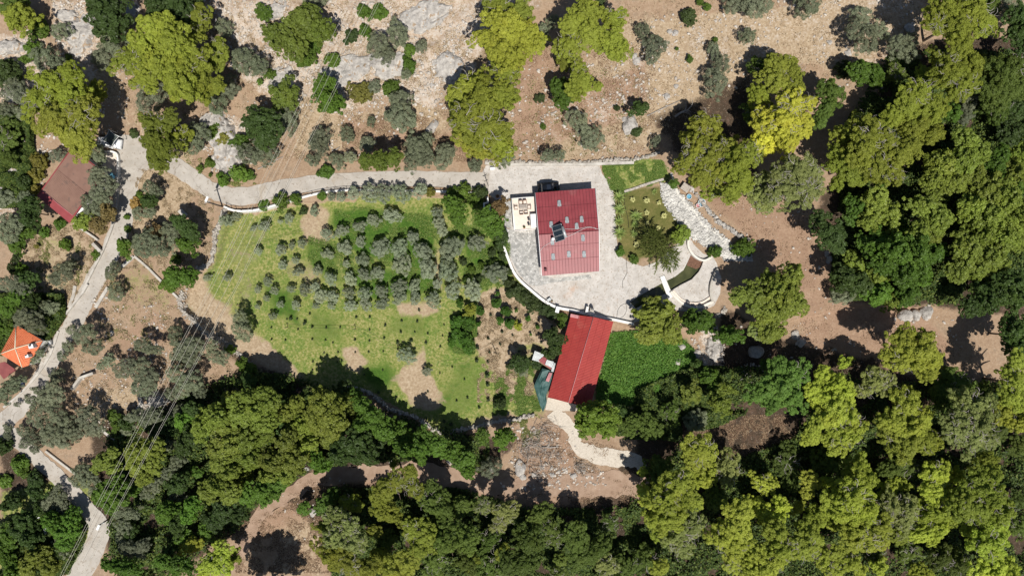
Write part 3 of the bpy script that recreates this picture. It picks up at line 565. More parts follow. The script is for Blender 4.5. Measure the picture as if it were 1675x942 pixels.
pipe('water_hose', 'h', [(575,585),(577,640),(576,700)], rz_f, .015, MT['pink'], 'short straight pale pipe below the solar panels', 'pipe')
# black car behind the house
def car(loc, rz, label, body, L=4.2, Wd=1.75, Hc=1.65):
    o = empty('parked_car', loc, rz, label, 'car'); bm = bmesh.new()
    prof = [(-L/2, .45, .93), (-L/2, .95, .90), (-L*.40, 1.02, .92), (-L*.30, Hc - .12, .78), (-L*.12, Hc, .76), (L*.12, Hc - .02, .77), (L*.26, 1.05, .88), (L*.44, .88, .88), (L/2, .72, .80), (L/2, .40, .86)]
    rows = [[bm.verts.new((x, s * Wd / 2 * k, z)) for s in (-1, -.5, 0, .5, 1)] for x, z, k in prof]
    for row, (x, z, k) in zip(rows, prof): row[2].co.z += .05; row[1].co.z += .035; row[3].co.z += .035
    low = [[bm.verts.new((x, s * Wd / 2 * .98, .32)) for s in (-1, 1)] for x, z, k in prof]
    for i in range(len(prof) - 1):
        for j in range(4): bm.faces.new((rows[i][j], rows[i][j+1], rows[i+1][j+1], rows[i+1][j])).smooth = True
        bm.faces.new((rows[i][0], rows[i+1][0], low[i+1][0], low[i][0])); bm.faces.new((rows[i+1][4], rows[i][4], low[i][1], low[i+1][1])); bm.faces.new((low[i][0], low[i+1][0], low[i+1][1], low[i][1]))
    bmesh.ops.recalc_face_normals(bm, faces=list(bm.faces)); me = bpy.data.meshes.new('body'); bm.to_mesh(me); bm.free(); mobj('body', me, body, o)
    def pane(nm, x0, z0, k0, x1, z1, k1):
        MB().slab([(x0, -Wd/2*k0, z0), (x0, Wd/2*k0, z0), (x1, Wd/2*k1, z1), (x1, -Wd/2*k1, z1)], .02).build(nm, MT['carglass'], o)
    pane('windscreen', L*.14, Hc + .03, .66, L*.25, 1.14, .78); pane('rear_window', -L*.385, 1.12, .78, -L*.31, Hc - .07, .66); pane('sunroof', -L*.10, Hc + .06, .5, L*.08, Hc + .05, .5)
    for sx in (-L*.31, L*.31):
        for sy in (-1, 1):
            w_ = MB().tube([(sx, sy * (Wd/2 - .2), .33), (sx, sy * (Wd/2 + .01), .33)], .33, 18).build('wheel', MT['rubber'], o); MB().tube([(sx, sy * (Wd/2 - .05), .33), (sx, sy * (Wd/2 + .03), .33)], .2, 12).build('rim', MT['greymetal'], w_)
    for sy in (-1, 1):
        MB().box((L*.2, sy * (Wd/2 + .06), 1.05), (.16, .16, .12)).build('mirror', body, o); MB().box((L/2 - .02, sy * Wd*.34, .72), (.08, .3, .14)).build('headlight', MT['white'], o)
        MB().box((-L*.03, sy * Wd/2 * .86, 1.30), (L*.42, .03, .34)).build('side_window', MT['carglass'], o)
    return o
q = P3('h', 432, 92, 1.6); car((q.x, q.y, .03), math.radians(3), 'black car parked in the shadow behind the red-roofed house', MT['carpaint'], 3.5, 1.8, 1.75)

# ---------------- the barn ----------------
q = P3('b', 560, 500, -1.25); barn = empty('barn', (q.x, q.y, -1.2), 0, 'long barn with bright red corrugated gable roof below the courtyard wall', 'barn')
ze, zr = 1.3, 2.5; BC = [P3('b', 512, 152, ze), P3('b', 340, 760, ze), P3('b', 650, 838, ze), P3('b', 822, 207, ze)]; BR = [P3('b', 676, 172, zr), P3('b', 492, 800, zr)]
gable(barn, [BC[0], BC[1], BC[2], BC[3]], ze, zr, BR, 58, MT['redmetal2'], .03, t=.06, seam=MT['seam2'])
MB().tube([BR[0] - barn.location + Vector((0, 0, .10)), BR[1] - barn.location + Vector((0, 0, .10))], .055, 4).build('ridge_cap', MT['pink'], barn)
cen = sum(BC, Vector()) / 4; wl = [lerp(p, cen, .06) - barn.location for p in BC]; MB().prism([(p.x, p.y) for p in wl], -.3, ze - .25 + 1.2).build('wall', MT['plaster'], barn)
for e0, e1, r in ((BC[0], BC[3], BR[0]), (BC[1], BC[2], BR[1])):
    o = barn.location; a, b, c = [lerp(q, cen, .06) - o for q in (e0, e1, r)]; a.z = b.z = ze - .25 + 1.2; c.z = zr - .2 + 1.2; MB().slab([a, b, c], .02).build('gable_wall', MT['plaster'], barn)
k = barn.location; mb = MB(); pr = [P3('b', *p, 1.75) - k for p in ((510,148),(622,172),(616,196),(506,172))]; mb.slab(pr, .05)
for i in range(13): mb.tube([lerp(pr[0], pr[1], i / 12) + Vector((0, 0, .03)), lerp(pr[3], pr[2], i / 12) + Vector((0, 0, .03))], .03, 4)
mb.build('porch_roof', MT['pink'], barn)
# white oven at the wall, gate pillar, bicycle-like cart
q = P3('b', 655, 128, .9); ov = empty('outdoor_oven', (q.x, q.y, 0), math.radians(-12), 'white masonry oven with chimney standing at the courtyard parapet', 'oven')
MB().box((-.05, -.35, .45), (1.5, .5, .9)).build('base', MT['whitewall'], ov); MB().box((-.6, .1, .5), (.4, 1.0, 1.0)).build('side_wall', MT['whitewall'], ov); MB().box((.18, .2, .55), (.6, .6, 1.1)).build('hearth', MT['greywall'], ov); c = MB().box((.25, .3, 1.3), (.3, .3, .6)).build('chimney', MT['whitewall'], ov); MB().box((.25, .3, 1.63), (.22, .22, .06)).build('flue', MT['darkmetal'], c)
q = P3('b', 412, 118, .8); g = empty('gate_pillar', (q.x, q.y, -1.3), math.radians(-15), 'square white pillar where the parapet meets the barn steps', 'pillar')
MB().box((0, 0, 1.1), (.5, .9, 2.3)).build('shaft', MT['whitewall'], g); MB().box((0, 0, 2.3), (.6, 1.0, .1)).build('cap', MT['white'], g)
st = empty('stairs', P3('b', 460, 140, -1.2), math.radians(-10), 'short brown stairs beside the white pillar above the barn hedge', 'stairs')
for i in range(6): MB().box((-.75 + i * .28, 0, .1 + i * .1), (.27, .75, .2 + i * .2)).build('step', MT['wood'], st)
q = P3('b', 350, 45, .3); bk = empty('hand_cart', (q.x, q.y, .03), .6, 'small grey hand cart left by the curved white parapet', 'cart')
MB().box((0, 0, .42), (.62, .42, .2)).build('tray', MT['greymetal'], bk); MB().tube([(-.3, .18, .4), (-.75, .18, .7), (-.75, -.18, .7), (-.3, -.18, .4)], .02, 5).build('handle', MT['darkmetal'], bk)
for sy in (-1, 1): MB().tube([(.15, sy * .24, .2), (.15, sy * .29, .2)], .2, 14).build('wheel', MT['rubber'], bk)
q = P3('b', 372, 56, .3); pot((q.x, q.y, .03), .16, MT['terracotta'], 'tiny reddish pot beside the hand cart at the parapet')
# tarp shelter and sheet shed
q = P3('b', 300, 700, -1.2); ts = empty('tarp_shelter', q, 0, 'sagging dark green tarpaulin shelter along the left side of the barn', 'tarp')
out = [(300,548),(345,560),(376,580),(366,660),(330,745),(334,790),(322,835),(305,872),(282,815),(262,750),(240,680),(262,625)]; hz_ = [.7,.8,.9,.8,.7,.5,.2,-.1,.1,.2,.1,.4]
bm = bmesh.new(); ctr = Vector((300, 690)); R = []
for ring in range(7):
    f_ = ring / 6; row = []
    for (x, y), z in zip(out, hz_):
        px, py = ctr.x + (x - ctr.x) * f_, ctr.y + (y - ctr.y) * f_; zz = .9 * (1 - f_) + z * f_ + .12 * math.sin(py * .085 + px * .03) + .06 * math.sin(py * .19)
        v = P3('b', px, py, zz) - ts.location; row.append(bm.verts.new(v))
    R.append(row)
for a, b in zip(R[1:], R[2:]):
    for i in range(len(out)): bm.faces.new((a[i], a[(i + 1) % len(out)], b[(i + 1) % len(out)], b[i]))
c = bm.verts.new(P3('b', 300, 690, .9) - ts.location); [bm.faces.new((c, R[1][i], R[1][(i + 1) % len(out)])) for i in range(len(out))]
bmesh.ops.delete(bm, geom=R[0], context='VERTS'); bmesh.ops.recalc_face_normals(bm, faces=list(bm.faces)); bmesh.ops.solidify(bm, geom=list(bm.faces), thickness=.03)
me = bpy.data.meshes.new('tarpaulin'); bm.to_mesh(me); bm.free(); mobj('tarpaulin', me, MT['tarpgreen'], ts)
for x, y in ((302,560),(368,590),(325,750),(250,680),(303,860)): p = P3('b', x, y, 0) - ts.location; MB().tube([(p.x, p.y, -.1), (p.x, p.y, 1.4)], .04, 6).build('post', MT['wood'], ts)
q = P3('b', 300, 490, -1.2); sd_ = empty('sheet_shed', q, 0, 'small shed of grey and red metal sheets left of the barn', 'shed')
def cor(pts, z, mat, nm, n=8):
    m_ = MB(); P = [P3('b', *p, z[i] if hasattr(z, '__len__') else z) - sd_.location for i, p in enumerate(pts)]; m_.slab(P, .04)
    for i in range(n + 1): m_.tube([lerp(P[0], P[1], i / n) + Vector((0, 0, .02)), lerp(P[3], P[2], i / n) + Vector((0, 0, .02))], .025, 4)
    m_.build(nm, mat, sd_)
cor([(245,420),(316,446),(282,502),(226,486)], .75, MT['greymetal'], 'roof_sheet'); cor([(318,455),(332,498),(372,560),(300,535),(276,490)][:1] + [(330,470),(372,562),(274,492)], .82, MT['redtrim'], 'roof_sheet', 5); cor([(335,485),(385,500),(372,545),(322,520)], .95, MT['greymetal'], 'roof_sheet', 6); cor([(352,578),(374,584),(348,648),(326,640)], 1.15, MT['pink'], 'roof_sheet', 4); cor([(380,505),(398,512),(382,575),(366,570)], .9, MT['greymetal'], 'roof_sheet', 4)
ww = [P3('b', *p, .3) - sd_.location for p in ((250,430),(380,505),(360,555),(240,480))]; MB().prism([(p.x, p.y) for p in ww], -.1, 1.7).build('wall', MT['wood'], sd_)

# ---------------- brown-roofed house on the left ----------------
q = P3('l', 320, 570, 0); lh = empty('house', (q.x, q.y, q.z), 0, 'house with brown sheeted roof and red lower strip beside the climbing road', 'house')
A, B, Cc, D = (P3('l', 55, 650, 2.7), P3('l', 315, 868, 2.7), P3('l', 600, 462, 3.5), P3('l', 338, 255, 3.5)); o = lh.location
MB().slab([v - o for v in (A, B, Cc, D)], .15).build('roof', MT['redtrim'], lh)
def on(u, v, dz): p = lerp(lerp(A, B, u), lerp(D, Cc, u), v) - o; p.z += dz; return p
MB().slab([on(.02, .14, .06), on(.97, .14, .06), on(.97, .56, .06), on(.02, .56, .06)], .05).build('roof_sheet', MT['brownsheet'], lh)
MB().slab([on(.02, .565, .10), on(.965, .565, .10), on(.97, .985, .10), on(.03, .985, .10)], .05).build('roof_sheet', MT['brownsheet'], lh)
MB().tube([on(.02, .135, .10), on(.5, .128, .10), on(.97, .135, .10)], .045, 4).build('roof_edge', MT['pink'], lh)
MB().tube([on(0, 0, .03), on(0, 1, .03)], .07, 4).build('gutter', MT['redtrim'], lh)
mb = MB(); [mb.tube([on(.03 + .94 * i / 26, .15, .075), on(.03 + .94 * i / 26, .55, .075)], .012, 3) for i in range(27)]; mb.build('sheet_rib', MT['brownsheet'], lh)
w4 = [on(.05, .04, 0), on(.95, .04, 0), on(.95, .96, 0), on(.05, .96, 0)]; MB().prism([(p.x, p.y) for p in w4], -.4, 2.55).build('wall', MT['whitewall'], lh)
vp = [P3('l', *p, 2.3) - o for p in ((350,800),(400,745),(450,740),(430,785),(360,810))]; MB().slab(vp, .1).build('porch_roof', MT['white'], lh)
vp = [P3('l', *p, 2.5) - o for p in ((470,650),(505,605),(520,612),(490,655))]; MB().slab(vp, .1).build('porch_roof', MT['white'], lh)
vp = [P3('l', *p, 1.6) - o for p in ((622,478),(655,458),(685,480),(680,520),(640,520))]; MB().slab(vp, .06).build('awning', MT['blue'], lh)
# shade sail and the white car
q = P3('l', 645, 180, 0); sl = empty('shade_sail', G(180, 226), 0, 'dark shade sail with white edges above the white car by the road end', 'shade sail')
S4 = [(583,195),(640,112),(716,165),(657,250)]; bm = bmesh.new(); gr = [[None] * 7 for _ in range(7)]
for i in range(7):
    for j in range(7):
        u, v = i / 6, j / 6; px = (S4[0][0] * (1 - u) + S4[1][0] * u) * (1 - v) + (S4[3][0] * (1 - u) + S4[2][0] * u) * v; py = (S4[0][1] * (1 - u) + S4[1][1] * u) * (1 - v) + (S4[3][1] * (1 - u) + S4[2][1] * u) * v
        cxp, cyp = 649, 181; pull = .14 * (abs(2 * u - 1) < .99 or abs(2 * v - 1) < .99) * (1 - (abs(2 * u - 1) * abs(2 * v - 1))); px += (cxp - px) * pull; py += (cyp - py) * pull
        gr[i][j] = bm.verts.new(P3('l', px, py, 2.5 - .3 * math.sin(u * 3.14) * math.sin(v * 3.14)) - sl.location)
for i in range(6):
    for j in range(6): bm.faces.new((gr[i][j], gr[i+1][j], gr[i+1][j+1], gr[i][j+1]))
edge = [gr[i][0].co.copy() for i in range(7)] + [gr[6][j].co.copy() for j in range(7)] + [gr[i][6].co.copy() for i in range(6, -1, -1)] + [gr[0][j].co.copy() for j in range(6, -1, -1)]
bmesh.ops.recalc_face_normals(bm, faces=list(bm.faces)); bmesh.ops.solidify(bm, geom=list(bm.faces), thickness=.02); me = bpy.data.meshes.new('cloth'); bm.to_mesh(me); bm.free(); mobj('cloth', me, MT['tarpgrey'], sl)
MB().tube(edge, .035, 4).build('edge_band', MT['white'], sl)
for x, y in S4: p = P3('l', x, y, 2.5) - sl.location; MB().tube([(p.x, p.y, -.2), (p.x, p.y, 2.7)], .05, 6).build('post', MT['white'], sl)
q = P3('l', 700, 208, 1.2); MT['whitecar'] = surf('white_car_paint', (.72,.73,.74), (.76,.77,.78), 1, .25, bs=0, spec=.6)
car((q.x - 1.35, q.y - .1, G(190, 232)[2]), math.radians(-8), 'white car half under the dark shade sail by the road end', MT['whitecar'], 3.7, 1.65, 1.45)

# ---------------- orange-roofed house ----------------
q = P3('o', 200, 400, 0); oh = empty('house', (q.x, q.y, 0), 0, 'small house with orange tiled hip roof beside the lower left road', 'house'); o = oh.location
ze, zr = 2.8, 4.2; OC = [P3('o', 178, 142, ze), P3('o', 468, 315, ze), P3('o', 245, 612, ze), P3('o', 5, 462, ze)]; AP = P3('o', 168, 400, zr); OC2 = OC[:2] + [P3('o', 312, 590, ze)] + OC[2:]
mb = MB()
for i in range(5):
    a, b = OC2[i] - o, OC2[(i + 1) % 5] - o; ap = AP - o; mb.slab([a, b, ap], .12); L = (b - a).length; n = max(2, int(L / .30))
    for j in range(1, n): u = j / n; s = lerp(a, b, u); e = lerp(s, ap, .97) ; d = (b - a).normalized(); hgt = 1 - abs(2 * u - 1); e = s + (lerp(a, b, .5) * 0 + (ap - lerp(a, b, .5))) * hgt * .97; mb.tube([s + Vector((0, 0, .02)), e + Vector((0, 0, .02))], .05, 4, cap=False)
rf = mb.build('roof', MT['orangetile'], oh)
mb = MB(); [mb.tube([v - o + Vector((0, 0, .05)), AP - o + Vector((0, 0, .06))], .075, 5) for v in OC]; mb.build('hip_ridge', MT['cream'], rf)
cen = sum(OC2, Vector()) / 5; wl = [lerp(p, cen, .08) - o for p in OC2]; MB().prism([(p.x, p.y) for p in wl][::-1], -.2, ze - .15).build('wall', MT['whitewall'], oh)
for x, y, s in ((355,378,.75),(310,485,.55)):
    p = P3('o', x, y, 3.6) - o; c_ = MB().box((p.x, p.y, p.z - .1), (s, s * .8, .9), .3).build('chimney', MT['white'], rf); MB().box((p.x - .1, p.y + .15, p.z + .40), (s * .45, s * .35, .1), .3).build('flue', MT['darkmetal'], c_)
vp = [P3('o', *p, 2.2) - o for p in ((50,548),(178,640),(40,740),(-20,660),(0,560))]; MB().slab(vp, .1).build('porch_roof', MT['maroon'], oh)
vp = [P3('o', *p, 2.0) - o for p in ((178,640),(240,650),(300,600),(250,615))]
vp = [P3('o', *p, 1.2) - o for p in ((478,320),(525,316),(450,415),(420,420))]; MB().prism([(p.x, p.y) for p in vp][::-1], -.2, 1.2).build('balcony', MT['white'], oh)
vp = [P3('o', *p, .8) - o for p in ((380,490),(400,458),(440,462),(428,492))]; MB().prism([(p.x, p.y) for p in vp][::-1], -.2, .8).build('balcony', MT['white'], oh)
q = P3('o', 535, 342, .5); wtb = empty('water_drum', (q.x, q.y, 0), .1, 'white horizontal water drum beside the road next to the orange roof', 'drum'); MB().tube([(-.45, 0, .45), (.45, 0, .45)], .28, 16).build('drum', MT['white'], wtb); MB().box((0, 0, .1), (.8, .5, .2)).build('stand', MT['greymetal'], wtb)
q = P3('o', 226, 775, 1.8); um = empty('parasol', (q.x, q.y, 0), 0, 'small blue and cream parasol among the olives below the orange roof', 'parasol')
for k_ in range(8):
    a0, a1 = k_ * math.pi / 4, (k_ + 1) * math.pi / 4; r_ = .75; MB().slab([(0, 0, 2.1), (math.cos(a0) * r_, math.sin(a0) * r_, 1.75), (math.cos(a1) * r_, math.sin(a1) * r_, 1.75)], .02).build('panel', MT['cream'] if 1 < k_ < 6 else MT['navy'], um)
MB().tube([(0, 0, 0), (0, 0, 2.15)], .03, 6).build('pole', MT['white'], um)
# ruined shed frame
q = P3('z', 220, 300, 0); rs = empty('ruined_shed', (*W(68, 859, 0), 0), 0, 'roofless white shed frame among dark bushes left of the lower road', 'shed'); o = rs.location
def seg(a, b, w_, h_, nm, mt):
    A_, B_ = P3('z', *a, h_) - o, P3('z', *b, h_) - o; d = (B_ - A_); m_ = (A_ + B_) / 2; MB().box((m_.x, m_.y, h_ / 2 - .1), (d.length, w_, h_ + .2), math.atan2(d.y, d.x)).build(nm, mt, rs)
seg((130,218), (190,198), .12, 1.6, 'wall', MT['white']); seg((285,180), (300,255), .2, 1.8, 'wall', MT['white']); seg((262,300), (245,420), .3, 1.6, 'wall', MT['greymetal']); seg((240,190), (285,180), .3, 1.8, 'wall', MT['greymetal'])
MB().box((*(P3('z', 215, 270, 0) - o).xy, .05), (1.5, 2.6, .1), -.1).build('floor_slab', MT['greywood'], rs)

# ---------------- poles, cables ----------------
def street_pole(bx, by, tx, ty, label, lamp=True, z=0, arm=None, group='lamp poles'):
    b = Vector(G(bx, by)); h = 5.6; t = Vector((*W(tx, ty, h), h)); o = empty('lamp_pole', b, 0, label, 'lamp pole', group); q = t - b
    MB().tube([(0, 0, -.3), q], .13, 8, .09).build('pole', MT['darkmetal'], o)
    if lamp:
        d = Vector((random.uniform(-.3, .3), .8, .1)) if arm is None else Vector(arm); MB().tube([q, q + d], .045, 6).build('arm', MT['greymetal'], o); e = q + d
        MB().box((e.x, e.y, e.z), (.34, .85, .16), math.atan2(d.y, d.x) - 1.57).build('lamp_head', MT['white'], o)
    MB().box((q.x, q.y, q.z - .5), (1.0, .08, .08), .4).build('crossbar', MT['greymetal'], o)
    return t
L1 = street_pole(364, 338, 337, 330, 'grey lamp pole at the bend where orchard wall begins', arm=(.15, .35, .1)); L2 = street_pole(178, 848, 163, 858, 'lamp pole with white head at the lower road fork', arm=(-.15, -.35, .1))
gp = empty('gate_post', G(799, 305), 0, 'thin black post with brackets at the courtyard entrance', 'post'); MB().tube([(0, 0, 0), (-.5, 1.2, 3.6)], .05, 6, .035).build('post', MT['darkmetal'], gp); MB().box((-.3, .6, 2.4), (.7, .08, .08), .5).build('bracket', MT['darkmetal'], gp)
for x, y, s, lb in ((800, 322, 0, 'low white kinked wall beside the courtyard entrance'),): wall('entrance_wall', TE('g', [(125,480),(130,550),(85,560),(85,650),(120,665)]), .28, .7, MT['whitewall'], lb, nseg=1, zf=0, bottom=-1.6)
wall('entrance_wall', TE('g', [(150,585),(152,640)]), .25, .7, MT['whitewall'], 'tiny white pillar wall by the rust coloured tree', nseg=1, zf=0, bottom=-1.6)
# power line: six conductors between two pylons beyond the frame
ZW = 10.0
def pylon(px, py, label):
    b = Vector((*W(px, py, 0), 0)); b.z = h1(b.x, b.y); o = empty('power_pole', b, math.radians(-20), label, 'power pole', 'power poles'); MB().tube([(0, 0, -.5), (0, 0, ZW + 1 - b.z)], .22, 8, .14).build('pole', MT['plaster'], o)
    for dz in (0, -.9): MB().box((0, 0, ZW - b.z + dz), (5.4, .16, .16)).build('crossarm', MT['greymetal'], o)
pylon(640, -75, 'concrete power pole up on the rocky slope'); pylon(85, 1030, 'concrete power pole down by the lower road')
for i, (x0, x1, x2) in enumerate([(573, 343, 153), (581, 347, 157), (590, 358, 166), (598, 372, 178), (619, 385, 189), (623, 388, 192)]):
    pts = [(x0 + (x0 - x1) * .16, -75), (x0, 0), (x1, 470), (x2, 834), (x2 - (x1 - x2) * .5, 1020)]; P = [Vector((*W(p[0], p[1], ZW - .25 * (k_ in (1, 3)) - .5 * (k_ == 2)), ZW - .25 * (k_ in (1, 3)) - .5 * (k_ == 2))) for k_, p in enumerate(pts)]
    tag(MB().tube(P, .015, 4).build('power_cable', MT['wire']), '%s of six pale power cables crossing the olive slope' % ['leftmost', 'second from left', 'third from left', 'third from right', 'second from right', 'rightmost'][i], 'cable', 'power cables')
def field_cable(pts, label, z=.9, r=.02, posts=True):
    P = []
    for p in pts: g_ = G(*p); P.append(Vector((g_[0], g_[1], g_[2] + z)))
    tag(MB().tube(P, r, 4).build('cable', MT['blackwire']), label, 'cable')
    return P
PO = []
PO += field_cable([(471,535),(582,537),(650,570)], 'thin black cable over the green field from post to post')
PO += field_cable([(721,597),(760,592),(805,567),(878,525)], 'thin black cable crossing the tan citrus plot', 1.2)
PO += field_cable([(395,478),(437,463),(482,441)], 'thin black cable below the orchard olives on the left', .8)
field_cable([(410,402),(440,397),(462,388),(500,377)], 'thin black cable through the upper left of the orchard', .8)
wn = {0: 'at the left of the green field', 1: 'in the middle of the green field above the lone olive'}
for i, p in enumerate(PO[:2]):
    b = Vector((p.x, p.y, h1(p.x, p.y))); o = empty('field_post', b, 0, 'thin dark post ' + wn[i], 'post'); MB().tube([(0, 0, 0), (0, 0, 1.5)], .05, 6).build('post', MT['blackwire'], o); MB().box((0, 0, 1.2), (.5, .05, .05), .4).build('crossbar', MT['blackwire'], o)
b = Vector(G(812, 578)); o = empty('field_post', b, 0, 'leaning dark post in the tan citrus plot', 'post'); MB().tube([(0, 0, 0), (-.4, .5, 2.2)], .06, 6).build('post', MT['blackwire'], o); MB().tube([(-.2, .2, 1.1), (.4, .3, 1.2)], .03, 5).build('crossbar', MT['blackwire'], o)
pipe('garden_hose', 'p', [(180,270),(182,330),(185,400),(150,470),(150,530)], lambda p: .07, .025, MT['blackwire'], 'dark garden hose snaking over the pale courtyard', 'hose')
pipe('garden_hose', 'p', [(100,780),(108,720),(135,680),(175,665),(182,720),(160,765),(130,785)], lambda p: .07, .025, MT['blackwire'], 'looped dark hose lying near the lower courtyard corner', 'hose')
pipe('garden_hose', 'r', [(118,335),(110,400),(122,480),(142,560),(150,640)], lambda p: .12, .03, MT['blackwire'], 'dark hose along the left part of the garden lawn', 'hose')
# brown hutch, blue things
q = P3('r', 632, 300, .5); hu = empty('wooden_hutch', (q.x, q.y, 0), math.radians(-35), 'small brown hutch at the upper end of the dry stone wall', 'hutch'); MB().box((0, 0, .35), (1.1, 1.0, .7)).build('body', MT['wood'], hu); MB().box((0, 0, .75), (1.35, 1.2, .07)).build('roof', MT['maroon2'] if 'maroon2' in MT else MT['greywood'], hu)
for x, y, s, mt, lb in ((667,375,.42,'blue','pale blue basin beside the brown hutch'), (776,428,.62,'blue','larger blue basin lying on the dry stone wall'), (745,452,.38,'pink','pink basin below the blue one by the stone wall')):
    q = P3('r', x, y, .4); o = empty('basin', (q.x, q.y, h1(q.x, q.y) + .05), random.random(), lb, 'basin'); m_ = MB()
    m_.tube([(0, 0, 0), (0, 0, .28)], s * .7, 16, s, cap=False); m_.build('side', MT[mt], o); MB().tube([(0, 0, .0), (0, 0, .03)], s * .7, 16).build('bottom', MT[mt], o); MB().tube([(math.cos(k_ * .3927) * s, math.sin(k_ * .3927) * s, .28) for k_ in range(17)], .04, 5).build('rim', MT['white'], o)
q = P3('g', 185, 150, .5); o = empty('storage_box', (q.x, q.y, 0), .05, 'white storage box with dark lid edge near the courtyard entrance', 'box'); MB().box((0, 0, .22), (.7, .42, .44)).build('body', MT['white'], o); MB().box((0, .04, .47), (.74, .46, .05)).build('lid', MT['white'], o); MB().box((0, .22, .48), (.7, .06, .08)).build('hinge', MT['darkmetal'], o)
q = P3('g', 270, 150, .4); pot((q.x, q.y, .03), .3, MT['greywall'], 'green potted plant next to the white storage box')
q = P3('g', 245, 480, .4); pot((q.x, q.y, .03), .3, MT['terracotta'], 'small potted bush on the paving left of the house terrace')
# ---------------- stones, plants and debris ----------------
def in_mask(polys, n, rng, feather=6):
    out = []
    for p in polys:
        P = np.array(p); lo, hi = P.min(0), P.max(0); k = rng.uniform(lo, hi, (n, 2)); s = sdf(p, k[:, 0], k[:, 1]); out.append(k[s > -rng.uniform(0, feather, n)])
    return np.concatenate(out)
ICO = None
def rocks_np(px, r, flat=.6, dz=.0, sub=1, seed=1):
    """many small angular stones as arrays: px (n,2) pixel positions, r (n,) radii"""
    rng = np.random.default_rng(seed); bm = bmesh.new(); bmesh.ops.create_icosphere(bm, subdivisions=sub, radius=1); T = np.array([v.co[:] for v in bm.verts]); Fc = np.array([[v.index for v in f.verts] for f in bm.faces]); bm.free()
    n = len(px); X = (px[:, 0] - 837.5) * .1; Y = (471 - px[:, 1]) * .1
    for _ in range(2): Z = height(X, Y); X = (px[:, 0] - 837.5) * (CAMH - Z) / FPX; Y = (471 - px[:, 1]) * (CAMH - Z) / FPX
    Z = height(X, Y); V = T[None] * rng.uniform(.7, 1.2, (n, len(T), 1)); V = V * np.stack([rng.uniform(.8, 1.5, n), rng.uniform(.6, 1.0, n), rng.uniform(.5, 1, n) * flat], -1)[:, None]
    a = rng.uniform(0, 6.28, n); c, s = np.cos(a)[:, None], np.sin(a)[:, None]; x = V[..., 0] * c - V[..., 1] * s; y = V[..., 0] * s + V[..., 1] * c
    V = np.stack([x, y, V[..., 2]], -1) * r[:, None, None] + np.stack([X, Y, Z + dz + r * flat * .25], -1)[:, None]
    F = Fc[None] + (np.arange(n) * len(T))[:, None, None]; return V.reshape(-1, 3), F.reshape(-1, 3)
rg = np.random.default_rng(3)
def rsize(n, lo, hi): return lo * (hi / lo) ** (rg.uniform(0, 1, n) ** 2.2)
sc = [in_mask(ROCK[:1], 14000, rg, 30), in_mask(ROCK[1:], 1500, rg, 15), in_mask([[(1040,60),(1180,20),(1330,-20),(1480,-20),(1500,60),(1440,130),(1300,110),(1180,130),(1080,180),(900,260),(860,215)]], 5500, rg, 30),
      in_mask([[(480,140),(760,60),(820,120),(1080,100),(1060,250),(480,260)]], 3800, rg, 20), in_mask([[(130,500),(230,480),(300,560),(250,700),(120,680)]], 1500, rg, 20), in_mask([[(810,760),(990,770),(990,800),(820,800)]], 900, rg), in_mask([[(830,700),(940,690),(950,780),(830,780)]], 700, rg),
      in_mask([[(1130,290),(1200,290),(1370,370),(1370,500),(1240,420)]], 500, rg), in_mask([[(1150,520),(1180,540),(1185,600),(1150,650),(1130,560)]], 900, rg, 3), in_mask([[(1200,560),(1420,590),(1600,600),(1500,480),(1340,480)]], 900, rg, 30),
      in_mask([[(400,860),(560,760),(850,770),(850,840),(500,900)]], 500, rg, 10), in_mask([[(0,60),(200,20),(210,200),(60,260),(0,240)]], 1500, rg, 10), in_mask([[(225,640),(270,640),(275,680),(230,675)]], 1200, rg, 3), in_mask([[(1210,590),(1250,600),(1240,660),(1200,640)]], 400, rg, 3)]
px = np.concatenate(sc); px = px[fbm(px[:, 0] / 28, px[:, 1] / 28, 3, 61) > rg.uniform(.38, .56, len(px))]; V, F = rocks_np(px, rsize(len(px), .05, .34), seed=5)
tag(mobj('loose_stones', npmesh('loose_stones', V, F), surf('loose_stone', (.33,.29,.25), (.62,.57,.51), .6, .9, 6, .4, .05, world=True)), 'pale loose stones scattered over the dry slopes', 'stones', kind='stuff')
RIP = TE('r', [(420,262),(480,262),(560,370),(650,450),(745,560),(860,680),(960,750),(1040,850),(1110,880),(1200,890),(1200,925),(1000,900),(900,810),(780,745),(690,690),(640,620),(570,540),(480,410)])
px = in_mask([RIP], 22000, rg, 9); V, F = rocks_np(px, rsize(len(px), .10, .27), .8, .05, seed=6)
tag(mobj('riprap', npmesh('riprap', V, F), surf('riprap_stone', (.34,.33,.31), (.66,.64,.60), .9, .9, 6, .4, .05, world=True)), 'wide band of loose pale rubble stones right of the garden lawn', 'stones', kind='stuff')
